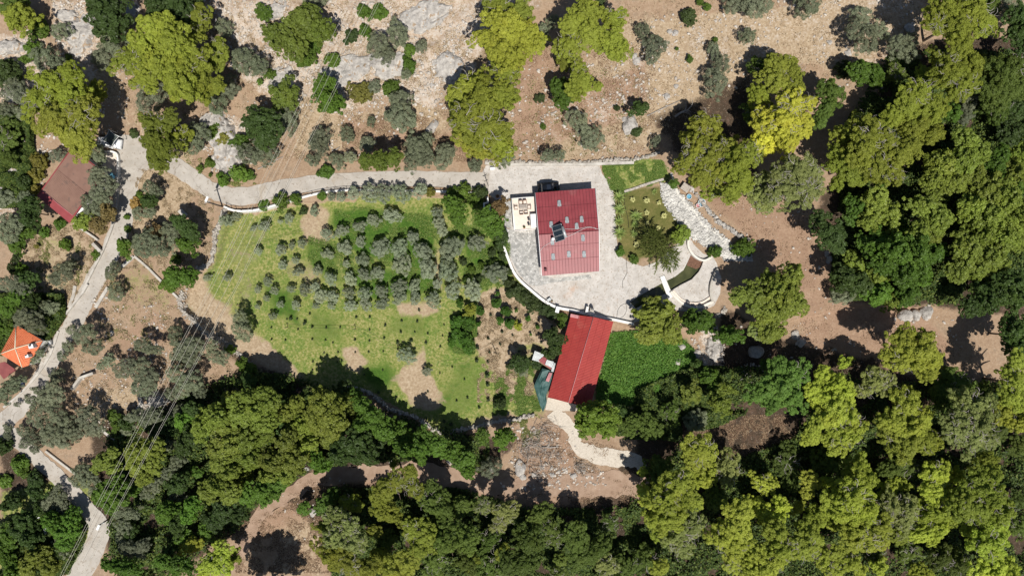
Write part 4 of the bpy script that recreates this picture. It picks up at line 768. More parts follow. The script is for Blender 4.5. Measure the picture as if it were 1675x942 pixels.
# single boulders
def boulder(px_, py_, r, label, flat=.6, mat='rock', el=1.0):
    x, y, z = G(px_, py_); bm = bmesh.new(); bmesh.ops.create_icosphere(bm, subdivisions=3, radius=1); a = random.uniform(0, 3.14); s0 = random.uniform(0, 50)
    for v in bm.verts:
        c = v.co.copy(); k = 1 + .35 * (math.sin(c.x * 2.1 + s0) * math.cos(c.y * 2.7 + s0) + .5 * math.sin(c.z * 4 + c.x * 3 + s0)) * .7 + random.uniform(-.05, .05); c *= k; c.x *= el; v.co = Vector((math.cos(a) * c.x - math.sin(a) * c.y, math.sin(a) * c.x + math.cos(a) * c.y, c.z * flat)) * r
    me = bpy.data.meshes.new('boulder'); bm.to_mesh(me); bm.free(); tag(mobj('boulder', me, MT[mat], None, (x, y, z + r * flat * .25)), label, 'boulder')
for b in ((1030,207,1.25,'big white boulder beside a dark bush on the tan slope',.7,'rock',1.3), (1021,196,.4,'small pale stone just above the big white boulder'), (1055,80,.0,''),
          (1037,93,.5,'round pale boulder below the upper olive tree'), (1041,101,.7,'flat whitish boulder beside the round pale one'), (1096,53,.45,'left of two white stones on the upper slope'), (1104,55,.5,'right of two white stones on the upper slope'),
          (1091,158,.55,'pale boulder above the dead fallen tree'), (1106,142,.4,'small pale stone in the bare tan slope'), (962,125,.35,'small grey stone at the lower pine edge'), (707,208,.75,'grey boulder between bushes under the white scree',.7,'rock',1.6), (707,140,.4,'small grey rock at the foot of the scree'),
          (1486,47,.8,'white boulder at the edge of the upper right wood'), (1387,88,.55,'pale stone below the upper right olive clump'), (1357,70,.4,'small pale stone beside the olive shadow'), (3,82,.9,'rounded grey boulder at the left edge'), (302,667,.6,'pale boulder in the olive shadows below the bank'),
          (805,768,.6,'upper grey boulder left of the brush pile'), (850,765,.9,'large grey boulder left of the brush pile',.7,'rock',1.4), (855,780,.55,'smaller boulder below the large grey one by the brush pile'), (873,776,.4,'small rock beneath the brush pile'), (903,776,.4,'rock by the small green bush at the dirt track'), (938,778,.5,'rock pair at the edge of the dirt track'),
          (1115,567,.55,'white stone on the dark green patch'), (1110,591,.5,'second white stone on the dark green patch',.5,'rock',1.7), (1141,578,.7,'pinkish flat stone at the edge of the dark green patch'), (513,836,.8,'white rock at the bend of the dirt track',.8,'rock',.8), (500,768,.5,'small pale rock above the dirt track'), (683,939,1.0,'white rock at the bottom edge among pines'),
          (1072,884,.5,'small grey rock between dark pines'), (1356,425,.6,'pale rock at the right foot of the brown slope'), (1352,415,.45,'smaller pale rock at the right foot of the brown slope'), (1480,517,1.0,'left rock of the grey outcrop in the dirt clearing',.9,'rock',1.2), (1496,515,.9,'middle rock of the grey outcrop in the dirt clearing',.9), (1513,511,1.1,'right rock of the grey outcrop in the dirt clearing',.9),
          (1214,612,1.1,'large shaded rock in the dark wood edge'), (1225,640,.9,'second shaded rock in the dark wood edge'), (1235,575,1.1,'grey rock ridge among the pale plane trees',.8), (1310,560,.8,'grey rock at the left end of the dark clearing'), (1300,548,.7,'grey rock above the left end of the dark clearing'), (640,755,.35,'tiny stone on the dirt track'), (736,755,.5,'pale stone above the dirt track in sunlight')):
    if b[2] > 0: boulder(*b)
# rock outcrops with relief
def outcrop(cx, cy, w_, h_, top, label, seed, ang=0):
    rng = np.random.default_rng(seed); n = 46; x0, y0, z0 = G(cx, cy); g = np.linspace(-1, 1, n); U, Vv = np.meshgrid(g, g); X = U * w_ / 20; Y = Vv * h_ / 20; ca, sa = math.cos(ang), math.sin(ang); Xr = X * ca - Y * sa; Yr = X * sa + Y * ca
    R = np.sqrt(U ** 2 + Vv ** 2) + (fbm(U * 2.5 + seed, Vv * 2.5, 3, seed) - .5) * .9; body = sstep(-R, -1.0, -.55); cr = np.abs(fbm(Xr / 1.1 + seed, Yr / 2.2, 4, seed + 3) - .5) * 2; st = np.floor(fbm(Xr / 2 + 3, Yr / 2, 3, seed + 5) * 6) / 6
    Z = body * top * (.35 + .9 * st + .5 * cr) - .5 * (1 - body) ; hz = height(x0 + Xr, y0 + Yr) - z0; V = np.stack([Xr, Yr, Z + hz], -1).reshape(-1, 3); i = np.arange(n * n).reshape(n, n)
    F = np.stack([i[:-1, :-1], i[:-1, 1:], i[1:, 1:], i[1:, :-1]], -1).reshape(-1, 4); F = F[(body > .02).reshape(-1)[F].any(1)]
    tag(mobj('rock_outcrop', npmesh('rock_outcrop', V, F), MT['rock'], None, (x0, y0, z0)), label, 'rock outcrop')
for a in ((372,245,62,110,1.6,'tall craggy pale outcrop above the side road',11,.1), (345,200,60,40,1.0,'grey rock shelf below the large left pine',12,.6), (355,210,50,40,1.0,'grey cracked outcrop left of the craggy pale one',13,-.5), (138,52,46,80,.9,'smooth grey slab outcrop left of the big holm trees',14,-.5), (112,27,46,24,.7,'low grey slab at the top edge',15,0),
          (218,18,34,40,.8,'pale outcrop between the dark crowns at the top edge',16,.3), (455,18,50,28,.6,'streaked grey outcrop at the top edge',17,.5), (570,115,110,50,.7,'broad whitish outcrop under the power cables',18,.3), (640,105,80,55,.6,'whitish outcrop beside the small olives',19,.1), (690,30,120,50,.6,'smooth grey outcrop at the top of the scree',20,.5), (735,110,70,60,.6,'slabby grey outcrop near the tall pine shadows',21,.9), (460,130,60,50,.6,'pale outcrop below the holm oak',22,.2),
          (125,85,34,26,.5,'small grey outcrop in dry grass at upper left',23,.2), (20,75,60,30,.8,'pale outcrop at the left edge',24,0), (30,160,50,30,.8,'white outcrop between dark crowns at the left edge',25,-.3), (20,290,70,26,.7,'pale rocky strip left of the brown-roofed house',26,.9), (1168,570,30,60,.9,'jagged outcrop right of the dark green patch',27,.3), (256,655,46,30,.9,'heap of white rubble below the olive clump',28,0)):
    outcrop(*a)
# yuccas, agaves, small garden plants
def blades(n, L, w_, mat, up=.5, seed=0, name='blades'):
    rnd = random.Random(seed); bm = bmesh.new()
    for i in range(n):
        a = i * 2.4 + rnd.uniform(-.2, .2); e = rnd.uniform(.1, 1.1) * up; l = L * rnd.uniform(.7, 1.1); d = Vector((math.cos(a) * math.cos(e), math.sin(a) * math.cos(e), math.sin(e))); s = Vector((-math.sin(a), math.cos(a), 0)) * w_
        p0, p1, p2 = Vector((0, 0, .08)), d * l * .55 + Vector((0, 0, .1)), d * l + Vector((0, 0, -.1 * l)); v = [bm.verts.new(q) for q in (p0 - s * .6, p0 + s * .6, p1 + s, p1 - s, p2)]; bm.faces.new((v[0], v[1], v[2], v[3])); bm.faces.new((v[3], v[2], v[4]))
    me = bpy.data.meshes.new(name); bm.to_mesh(me); bm.free(); me.materials.append(mat); return me
MT['yucca'] = surf('yucca_blade', (.12,.19,.04), (.26,.32,.09), 3, .5); MT['agave'] = surf('pale_agave', (.34,.34,.12), (.52,.50,.22), 3, .6); MT['darkplant'] = surf('dark_seedling', (.02,.035,.012), (.04,.06,.02), 3, .7)
YM = [blades(44, 1.15, .05, MT['yucca'], .9, i) for i in range(3)]; AM = [blades(34, .5, .09, MT['agave'], 1.2, 9 + i) for i in range(3)]
def rooted(name, me, partname, px_, py_, s, label, cat, group, stem=.25):
    x, y, z = G(px_, py_); o = empty(name, (x, y, z), random.uniform(0, 6.28), label, cat, group); o.scale = (s, s, s); c = bpy.data.objects.new(partname, me); COL.objects.link(c); c.parent = o; c.location = (0, 0, stem); return o
TM = MB().tube([(0, 0, -.1), (0, 0, .4)], .09, 7, .07).build('stem', MT['bark']).data; bpy.data.objects.remove(bpy.data.objects['stem'])
for i, (x, y, s) in enumerate([(60,385,1.25),(62,490,1.3),(60,590,1.0),(65,690,1.3),(205,545,1.2),(195,615,.8),(190,695,.8),(365,335,.6)]):
    p = TE('r', [(x, y)])[0]; o = rooted('yucca', YM[i % 3], 'leaf_rosette', p[0], p[1], s, ['topmost of four spiky yuccas along the left lawn edge', 'second yucca from the top along the left lawn edge', 'third yucca from the top along the left lawn edge', 'lowest of the four yuccas along the left lawn edge', 'large spiky yucca inside the garden lawn', 'thin pale yucca below the large one in the lawn', 'small yucca left of the yellow plants in the lawn', 'thin small yucca near the upper lawn edging'][i], 'yucca', 'yuccas', .35)
    c = bpy.data.objects.new('stem', TM); COL.objects.link(c); c.parent = o
for i, (x, y, s) in enumerate([(180,402,1.1),(298,412,1.3),(402,430,.9),(300,515,1.1),(444,540,1.3),(304,600,.8),(395,645,1.1),(302,690,.7),(210,785,1.2)]):
    p = TE('r', [(x, y)])[0]; rooted('garden_plant', AM[i % 3], 'leaf_rosette', p[0], p[1], s, 'pale yellow bushy plant in the lawn, ' + ['at upper left', 'in the upper middle', 'at upper right', 'in the centre', 'on the right near the rubble', 'small one below the centre', 'bright one left of the willow', 'tiny one above the willow', 'low one left of the willow'][i], 'plant', 'pale plants in the garden lawn', .3)
# seedlings on the field: tiny and alike
def seedling(i):
    rng = np.random.default_rng(i); n = 60; d = unit_(rng.normal(size=(n, 3)) + [0, 0, .5]); C = d * rng.uniform(.2, 1, (n, 1)) * [.2, .2, .32] + [0, 0, .28]; r = unit_(rng.normal(size=(n, 3))); u = unit_(np.cross(d, r)); v = np.cross(d, u); V = np.stack([C - u * .07, C - v * .05, C + u * .07, C + v * .05], 1).reshape(-1, 3); me = npmesh('seedling', V, np.arange(4 * n).reshape(n, 4)); me.materials.append(MT['darkplant']); return me
def unit_(v): return v / (np.linalg.norm(v, axis=-1, keepdims=True) + 1e-9)
SM = [seedling(i) for i in range(4)]
sp = [(440 + x / 4.1875, 500 + y / 4.1875, s) for x, y, s in [(20,150,1),(125,92,.9),(155,85,1.9),(195,90,1),(250,118,2),(282,55,1.2),(300,145,1.4),(395,150,1.1),(490,147,1),(202,162,1),(20,230,1),(115,235,1),(300,230,1.1),(390,235,1),(440,252,.9),(600,78,1.2),(692,78,1.2),(798,133,1.4),(910,103,1.2),(1018,108,1.3),(692,165,1.1),(592,232,1.3),(690,240,1),(790,220,1.1),(905,180,1.4),(1000,180,.9),(1090,190,1.1),(885,252,1.7),(977,238,1.7),(1077,252,1.5),(1200,130,.9),(1175,280,1),(380,322,.9),(475,318,1),(685,315,1),(592,318,.9),(303,382,1),(470,383,1),(785,312,.9),(1030,30,1.3),(1428,285,1.7),(1425,370,1.8),(1190,205,.9),(1430,195,1.1),(1505,225,1.4),(1510,318,1.1),(1500,382,1.3),(1585,265,1),(655,470,1),(780,440,.9),(300,440,1)]]
sp += [(x, y, s) for x, y, s in [(620,641,1.5),(698,684,1.6),(727,688,1.8),(738,692,2.2),(747,655,1.1),(765,650,1.2),(784,666,1.4),(799,653,1.9),(798,628,2),(797,613,2.3),(845,600,1.2),(700,640,1),(760,620,1),(720,610,.9),(740,600,1)]]
sp += [(770 + x / 7.247, 470 + y / 7.247, s) for x, y, s in [(235,325,1.4),(370,525,1.5),(345,668,1.3),(80,712,1.9),(75,868,1.7),(570,755,1.1),(835,650,1.2),(455,715,1.1),(495,565,1.1),(1005,405,1.4),(960,460,1.5),(205,600,1.2),(225,765,1.2)]]
for i, (x, y, s) in enumerate(sp):
    gx_, gy_, gz_ = G(x, y); o = bpy.data.objects.new('seedling', SM[i % 4]); COL.objects.link(o); o.location = (gx_, gy_, gz_ - .02); o.scale = (s, s, s * .9); o.rotation_euler = (0, 0, i); tag(o, 'tiny dark seedling standing alone in the open grass field', 'seedling', 'seedlings in the field')
# dead tree, logs, brush pile
def dead(px_, py_, s, ang, label, name='dead_tree'):
    x, y, z = G(px_, py_); o = empty(name, (x, y, z), ang, label, 'dead tree'); rnd = random.Random(int(px_)); p = [(0, 0, .3), (1.2 * s, .1, .5), (2.2 * s, -.1, .9), (3.0 * s, .2, 1.2)]; MB().tube(p, .2, 7, .06).build('trunk', MT['palebark'], o)
    for i in range(7): t = rnd.uniform(.3, .95); a = rnd.choice((-1, 1)) * rnd.uniform(.4, 1.1); q = Vector((3 * s * t, 0, .3 + t * .9)); L = rnd.uniform(.6, 1.6) * s; MB().tube([q, q + Vector((math.cos(a) * L * .5, math.sin(a) * L * .5, .2)), q + Vector((math.cos(a * 1.2) * L, math.sin(a * 1.2) * L, .35))], .06, 4, .015).build('branch', MT['palebark'], o)
dead(1103, 192, 1.0, .5, 'grey dead fallen tree with bare branches on the tan slope'); 
def log(p0, p1, r, label, mat='palebark'):
    a, b = Vector(G(*p0)), Vector(G(*p1)); o = MB().tube([a + Vector((0, 0, r)), lerp_(a, b, .5) + Vector((random.uniform(-.2, .2), random.uniform(-.2, .2), r * 1.3)), b + Vector((0, 0, r))], r, 7, r * .6).build('log', MT[mat]); tag(o, label, 'log')
def lerp_(a, b, t): return a + (b - a) * t
log((886,730), (914,730), .14, 'pale log lying across the brush pile'); log((422,277), (463,257), .10, 'thin pale log on the slope under the cables'); log((543,247), (556,241), .12, 'short white log above the side road'); log((1058,160 + 30), (1112,165), .0001 + .09, 'thin dark branch beside the dead tree'); log((28,268), (68,276), .12, 'white fallen trunk left of the brown-roofed house')
BM_ = MB(); rb = random.Random(4)
for i in range(420):
    cx, cy, sp_ = rb.choice([(862,722,18), (880,728,20), (870,765,14), (946,760,10), (890,700,16), (900,745,20), (858,735,12)]); x, y, z = G(cx + rb.gauss(0, sp_ * .6), cy + rb.gauss(0, sp_ * .5)); a = rb.gauss(-.5, .9); L = rb.uniform(.5, 2.2); e = rb.uniform(-.1, .35); z += rb.uniform(.05, .7) ; BM_.tube([(x, y, z), (x + math.cos(a) * L * .5, y + math.sin(a) * L * .5, z + L * e * .5 + .05), (x + math.cos(a) * L, y + math.sin(a) * L, z + L * e)], rb.uniform(.02, .05), 3, .01)
tag(BM_.build('brush_pile', MT['greywood']), 'tangle of grey cut branches and brush on the reddish bare soil', 'brush', kind='stuff')
# fallen leaves on the pond
n = 2600; LV = in_mask([Z2(5.232, 990, 370, [(736,246),(836,302),(820,345),(775,365),(700,335),(706,300)])], n, rg, 0); r_ = rg.uniform(0, 6.28, len(LV)); X = (LV[:, 0] - 837.5) * (CAMH + .4) / FPX; Y = (471 - LV[:, 1]) * (CAMH + .4) / FPX; C = np.stack([X, Y, np.full(len(X), -.40) + rg.uniform(0, .03, len(X))], -1)
u = np.stack([np.cos(r_), np.sin(r_), rg.uniform(-.2, .2, len(X))], -1) * .09; v = np.stack([-np.sin(r_), np.cos(r_), rg.uniform(-.2, .2, len(X))], -1) * .06
tag(mobj('fallen_leaves', npmesh('fallen_leaves', np.stack([C - u, C - v, C + u, C + v], 1).reshape(-1, 3), np.arange(4 * len(C)).reshape(-1, 4)), surf('dead_leaf', (.10,.05,.032), (.22,.12,.08), 5, .9, world=True)), 'red brown dead leaves covering the upper end of the pond', 'leaves', kind='stuff')
# low green cover and undergrowth: many small leaves close to the ground
def cover(name, polys, n, hmax, size, cols, label, seed, nz=2.0, thr=.45, feather=10, avoid=()):
    rng = np.random.default_rng(seed); px = in_mask(polys, n, rng, feather); X = (px[:, 0] - 837.5) * .1; Y = (471 - px[:, 1]) * .1; f = fbm(X / nz, Y / nz, 3, seed); k = f > thr + rng.uniform(-.06, .06, len(f))
    for pl, wd in avoid: k &= lined(pl, px[:, 0], px[:, 1]) > wd
    for rp in RDS: k &= lined(rp, px[:, 0], px[:, 1]) > 15
    X, Y, f = X[k], Y[k], f[k]; Z = height(X, Y) + np.clip((f - thr) * 4, .1, 1) * hmax * rng.uniform(.3, 1, len(X)); C = np.stack([X, Y, Z], -1); Nn = unit_(rng.normal(0, .55, (len(C), 3)) + [0, 0, 1]); r = unit_(rng.normal(size=(len(C), 3))); u = unit_(np.cross(Nn, r)); v = np.cross(Nn, u); s = size * rng.uniform(.6, 1.4, (len(C), 1))
    V = np.stack([C - u * s, C - v * s * .6, C + u * s, C + v * s * .6], 1).reshape(-1, 3); vv = np.repeat(rng.uniform(0, 1, len(C)), 4); me = npmesh(name, V, np.arange(len(V)).reshape(-1, 4), False, {'v': vv})
    m, t, b = newmat(name); a = N(t, 'ShaderNodeAttribute', attribute_name='v').outputs['Fac']; t.links.new(ramp(t, a, [(0, cols[0]), (.6, cols[1]), (1, cols[2])]), b.inputs['Base Color']); b.inputs['Roughness'].default_value = .6; b.inputs['Specular IOR Level'].default_value = .2
    tag(mobj(name, me, m), label, 'ground cover', kind='stuff')
RDS = [[(218,222),(216,262),(207,300),(202,345),(197,372),(180,415),(152,464),(133,503),(117,535),(100,560),(84,590),(66,622),(45,652),(18,680)], [(228,262),(262,258),(290,274),(322,296),(350,313),(392,322),(440,313),(496,302),(560,296),(640,293),(726,294),(800,298)]]
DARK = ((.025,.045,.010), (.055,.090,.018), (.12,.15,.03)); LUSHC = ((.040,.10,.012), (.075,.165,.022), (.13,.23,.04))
TRK = ([(385,905),(425,845),(470,812),(520,783),(580,775),(660,772),(730,775),(800,795),(860,800),(930,795),(1000,790)], 17)
WOODS = [[(1180,610),(1290,600),(1420,640),(1500,640),(1720,640),(1720,960),(1060,960),(1000,880),(1090,790),(1130,720)], [(1400,200),(1460,100),(1560,90),(1720,120),(1720,500),(1500,480),(1400,470),(1370,330)], [(540,820),(700,800),(860,850),(1050,850),(1050,960),(560,960)],
         [(180,720),(430,610),(620,690),(800,735),(790,760),(520,765),(400,840),(220,960),(180,850)], [(0,480),(110,500),(80,560),(0,580)], [(90,830),(150,850),(110,942),(0,942),(0,880)], [(0,180),(60,200),(50,330),(0,340)], [(1050,655),(1180,600),(1190,700),(1000,720)], [(1360,400),(1500,440),(1500,490),(1360,490)]]
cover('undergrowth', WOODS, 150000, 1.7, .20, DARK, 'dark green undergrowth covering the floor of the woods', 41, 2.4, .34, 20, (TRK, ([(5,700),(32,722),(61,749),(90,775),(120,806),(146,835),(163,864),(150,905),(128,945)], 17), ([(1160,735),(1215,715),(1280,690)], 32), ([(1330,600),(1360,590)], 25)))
cover('ground_cover', [[(1000,546),(1050,541),(1110,550),(1140,575),(1140,602),(1080,640),(1030,665),(975,660)]], 32000, .45, .13, LUSHC, 'lush bright green low plants on the patch right of the barn', 42, 1.2, .2, 2)
cover('tall_grass', [[(548,345),(600,338),(640,352),(710,352),(715,400),(700,440),(720,480),(600,480),(500,420),(500,390),(560,400)], [(745,370),(790,350),(830,400),(835,455),(800,475),(720,440)], [(742,522),(768,514),(780,545),(770,580),(740,572)], [(815,625),(850,590),(868,600),(875,640),(885,668),(840,682),(806,680)], [(985,268),(1075,262),(1098,285),(1090,292),(1005,318),(1000,300)]], 40000, .22, .10, ((.05,.11,.015), (.10,.16,.03), (.20,.23,.06)), 'tall green grass between the orchard olives and on damp patches', 43, 1.5, .44, 6)
cover('weeds', [[(830,690),(890,680),(880,720),(830,740)], [(330,290),(450,300),(430,310),(340,305)], [(60,380),(150,400),(150,470),(60,480)], [(210,180),(330,190),(330,300),(250,260)], [(160,440),(300,430),(290,560),(160,560)], [(880,100),(1060,90),(1050,250),(830,260)]], 9000, .3, .10, ((.06,.09,.02), (.14,.15,.04), (.28,.25,.10)), 'patchy weeds on the dry ground between shrubs', 44, 1.0, .60, 6)

cover('leaf_litter', [[(1130,290),(1210,290),(1370,370),(1380,520),(1600,560),(1600,640),(1300,640),(1180,600),(1240,420)], [(1120,700),(1300,680),(1310,760),(1130,790)], [(380,830),(540,780),(540,942),(380,942)], [(840,690),(1060,760),(1060,850),(840,830)], [(560,190),(780,200),(790,265),(560,265)], [(850,60),(1070,90),(1060,240),(840,260)]], 30000, .08, .09, ((.10,.055,.035), (.22,.14,.085), (.40,.30,.19)), 'brown leaf litter and twigs on the bare soil', 45, 1.1, .46, 12)

cover('dry_grass', [[(1000,0),(1500,-20),(1520,60),(1400,140),(1240,110),(1060,255),(860,262),(840,200),(900,120)], [(480,140),(800,60),(840,262),(480,262)], [(90,20),(340,0),(480,120),(480,250),(330,300),(210,180)], [(30,370),(160,380),(150,500),(30,500)], [(215,270),(350,320),(340,430),(200,440)], [(150,450),(300,480),(420,640),(300,720),(110,700)], [(780,480),(925,525),(890,640),(780,660)], [(330,-20),(820,-20),(800,120),(400,140)]], 52000, .22, .085, ((.15,.10,.06), (.32,.235,.14), (.50,.41,.27)), 'dry straw coloured grass tufts on the slopes and field edges', 46, .8, .50, 14)
# ---------------- foliage ----------------
def leafmat(name, trans=.3, rough=.6, spread=.5):
    m, t, b = newmat(name); oi = N(t, 'ShaderNodeObjectInfo'); v = N(t, 'ShaderNodeAttribute', attribute_name='v').outputs['Fac']
    co = N(t, 'ShaderNodeNewGeometry').outputs['Position']
    br = mathn(t, 'ADD', mathn(t, 'MULTIPLY', v, spread), 1 - spread * .5)
    c = mixc(t, 1.0, oi.outputs['Color'], N(t, 'ShaderNodeCombineXYZ').outputs[0], 'MULTIPLY')
    cx = c.node.inputs[7].links[0].from_node
    for i in range(3): t.links.new(br, cx.inputs[i])
    c = mixc(t, mathn(t, 'MULTIPLY', sm(t, noise_node(t, co, .35, 3), .5, .75), .3), c, mixc(t, 1.0, c, (1.25, 1.05, .8), 'MULTIPLY'))
    t.links.new(c, b.inputs['Base Color']); b.inputs['Roughness'].default_value = rough; b.inputs['Specular IOR Level'].default_value = .25
    tr = N(t, 'ShaderNodeBsdfTranslucent'); t.links.new(mixc(t, 1.0, c, (1.15, 1.25, .6), 'MULTIPLY'), tr.inputs[0])
    mx = N(t, 'ShaderNodeMixShader'); mx.inputs[0].default_value = trans
    t.links.new(b.outputs[0], mx.inputs[1]); t.links.new(tr.outputs[0], mx.inputs[2]); t.links.new(mx.outputs[0], t.nodes['Material Output'].inputs[0])
    return m
ML = {'P': leafmat('pine_needles', .38, .6, .6), 'O': leafmat('olive_leaves', .15, .5, .7), 'B': leafmat('broad_leaves', .36, .5, .9)}
def unit(v): return v / (np.linalg.norm(v, axis=-1, keepdims=True) + 1e-9)
def quads(C, Nn, L, Wd, rng):
    n = len(C); r = unit(rng.normal(size=(n, 3))); u = unit(np.cross(Nn, r)); v = np.cross(Nn, u)
    L = L * rng.uniform(.7, 1.3, (n, 1)); Wd = Wd * rng.uniform(.7, 1.3, (n, 1))
    V = np.stack([C - u * L * .5, C - v * Wd * .5, C + u * L * .5, C + v * Wd * .5], 1).reshape(-1, 3)
    return V, np.arange(4 * n).reshape(n, 4)
def lump(kind, R, seed):
    """one leafy bough, radius R in metres, centred on its middle"""
    rng = np.random.default_rng(seed); C = []; Nn = []; vv = []
    dens = (R / 2.3) ** 2
    cfg = {'P': (46, .20, 120, .25, .12, .55), 'O': (60, .17, 110, .17, .085, .6), 'B': (54, .20, 80, .28, .19, .7), 'W': (110, .10, 60, .22, .05, .8)}[kind]
    npuff, pr, nl, LL, LW, jit = cfg
    if R < 1.6: npuff = int(npuff * .45); pr *= 1.5; nl = int(nl * .62); LL *= .8; LW *= .8
    ph = rng.uniform(0, 6.28, 3)
    def rad(a): return .86 + .13 * np.sin(2 * a + ph[0]) + .10 * np.sin(3 * a + ph[1]) + .07 * np.sin(5 * a + ph[2])
    # puff centres: golden spiral over the upper 70 % of a flattened ball, jittered
    i = np.arange(npuff) + .5; z = 1 - 1.45 * i / npuff; a = i * 2.39996 + rng.normal(0, .25, npuff)
    rr = np.sqrt(np.clip(1 - z * z, 0, 1)); k = rad(a) * rng.uniform(.78, 1.08, npuff)
    hz = {'P': .55, 'O': .75, 'B': .7, 'W': .6}[kind]
    D = np.stack([rr * np.cos(a), rr * np.sin(a), z], -1); Pc = np.stack([rr * np.cos(a) * k, rr * np.sin(a) * k, z * hz * (.8 + .3 * (k - .7))], -1) * (1 - pr * .6)
    Pc += rng.normal(0, .04, Pc.shape)
    prs = np.full(npuff, pr)
    if kind in 'PB':            # boughs: tufts strung along uneven radial branches, over a lower layer
        nb = {'P': 10, 'B': 9}[kind] if R > 1.6 else 6; Q = []; S = []
        ang0 = rng.uniform(0, 6.28)
        for b in range(nb):
            an = ang0 + b * 6.283 / nb + rng.normal(0, .18); Lb = rng.uniform(.58, 1.18) * rad(np.array([an]))[0] / .92; zb = rng.uniform(-.10, .10); m_ = 6 if R > 1.6 else 4
            for k_ in range(m_):
                t_ = (k_ + rng.uniform(.2, .8)) / m_
                for sd_ in range(1 + (t_ > .35) + (t_ > .75) * (rng.random() < .6)):
                    off = (sd_ - .5 * ((t_ > .35) + (t_ > .75))) * .24 + rng.normal(0, .06); rr_ = Lb * t_
                    Q.append((math.cos(an) * rr_ - math.sin(an) * off, math.sin(an) * rr_ + math.cos(an) * off, hz * (1 - t_ ** 1.7) * rng.uniform(.72, 1.12) + zb + rng.normal(0, .09) - abs(off) * .3)); S.append(pr * rng.uniform(.42, .92))
        for b in range(int(nb * 1.1)):
            an = rng.uniform(0, 6.28); rr_ = rng.uniform(.3, .85); Q.append((math.cos(an) * rr_, math.sin(an) * rr_, rng.uniform(-.25, .1))); S.append(pr * rng.uniform(.7, 1.1))
        Pc = np.array(Q); D = unit(Pc * [1, 1, 1.3] + [0, 0, .25]); prs = np.array(S); npuff = len(Q)
    elif kind == 'O': Pc[:, :2] *= rng.uniform(.82, 1.1, (npuff, 1))
    for j in range(npuff):
        q = prs[j] * rng.uniform(.75, 1.25); n_ = int(nl * (q / pr) ** 2 * rng.uniform(.8, 1.1)) + 4
        d = unit(rng.normal(size=(n_, 3)) + D[j] * .7 + np.array([0, 0, .35])); rad_ = rng.uniform(.55, 1.05, (n_, 1)) ** .7
        ax = np.array([1, 1, .75]) * q
        if kind == 'W':
            o = unit(D[j] * [1, 1, .1] + rng.normal(0, .35, 3) * [1, 1, .1] + [0, 0, .001]); s = rng.uniform(-.5, 1, (n_, 1)); c = Pc[j] + o * s * pr * 3 + d * .03 + np.array([0, 0, -1]) * s ** 2 * .15
        else: c = Pc[j] + d * rad_ * ax
        C.append(c); Nn.append(unit(d + [0, 0, .6] + rng.normal(0, jit, (n_, 3)))); vv.append(np.clip(rng.uniform(.2, .8) * .6 + rng.uniform(0, 1, n_) * .4, 0, 1))
    nf = int(npuff * nl * .12); c = unit(rng.normal(size=(nf, 3))) * rng.uniform(.2, .75, (nf, 1)) * [1, 1, hz]; C.append(c); Nn.append(unit(rng.normal(size=(nf, 3)))); vv.append(rng.uniform(0, .8, nf))
    C = np.concatenate(C) * R; Nn = np.concatenate(Nn); vv = np.concatenate(vv)
    V, F = quads(C, Nn, LL, LW, rng)
    me = npmesh('foliage', V, F, False, {'v': np.repeat(vv, 4)}); me.materials.append(ML[{'W': 'P'}.get(kind, kind)]); return me
BIG, SMALL = 2.3, 1.0
LUMPS = {}
for k_, nb_, ns_ in (('P', 10, 5), ('O', 8, 8), ('B', 9, 6), ('W', 2, 1)):
    LUMPS[k_, 1] = [lump(k_, BIG, 100 * ord(k_) + i) for i in range(nb_)]
    LUMPS[k_, 0] = [lump(k_, SMALL, 100 * ord(k_) + 50 + i) for i in range(ns_)]
def twig_mesh(seed, dead=False):
    rnd = random.Random(seed); mb = MB()
    for a in range(7 if not dead else 5):
        an = a * 2 * math.pi / 7 + rnd.uniform(-.4, .4); L = rnd.uniform(.6, 1.0); p = [(0, 0, -.1)]
        for s in range(1, 5):
            an += rnd.uniform(-.3, .3); p.append((p[-1][0] + math.cos(an) * L / 4, p[-1][1] + math.sin(an) * L / 4, p[-1][2] + rnd.uniform(.02, .10)))
            if s > 1:
                b2 = an + rnd.choice((-1, 1)) * rnd.uniform(.5, 1.1); q = p[-1]
                mb.tube([q, (q[0] + math.cos(b2) * .2, q[1] + math.sin(b2) * .2, q[2] + .06), (q[0] + math.cos(b2 + .3) * .34, q[1] + math.sin(b2 + .3) * .34, q[2] + .08)], .018, 3, .006)
        mb.tube(p, .034, 4, .010)
    o = mb.build('branch', MT['palebark']); me = o.data; bpy.data.objects.remove(o); return me
TWIGS = [twig_mesh(i) for i in range(4)]
def trunk_mesh(seed, mat, nl=4):
    """unit trunk: height 1, limbs spread to radius 1 (scaled per tree)"""
    rnd = random.Random(seed); mb = MB(); p = [(0, 0, -.08), (.02, .01, .2), (-.02, .02, .5), (.02, 0, .8)]
    mb.tube(p, .085, 7, .04)
    for i in range(nl):
        a = i * 2 * math.pi / nl + rnd.uniform(-.4, .4); z0 = rnd.uniform(.35, .65); r = rnd.uniform(.5, .75)
        mb.tube([(0, 0, z0), (math.cos(a) * r * .4, math.sin(a) * r * .4, z0 + .12), (math.cos(a) * r, math.sin(a) * r, z0 + .24)], .04, 5, .012)
    o = mb.build('trunk', mat); me = o.data; bpy.data.objects.remove(o); return me
TRUNKS = {'P': [trunk_mesh(i, MT['bark'], 6) for i in range(3)], 'O': [trunk_mesh(9 + i, MT['palebark']) for i in range(3)], 'B': [trunk_mesh(19 + i, MT['bark'], 5) for i in range(3)]}
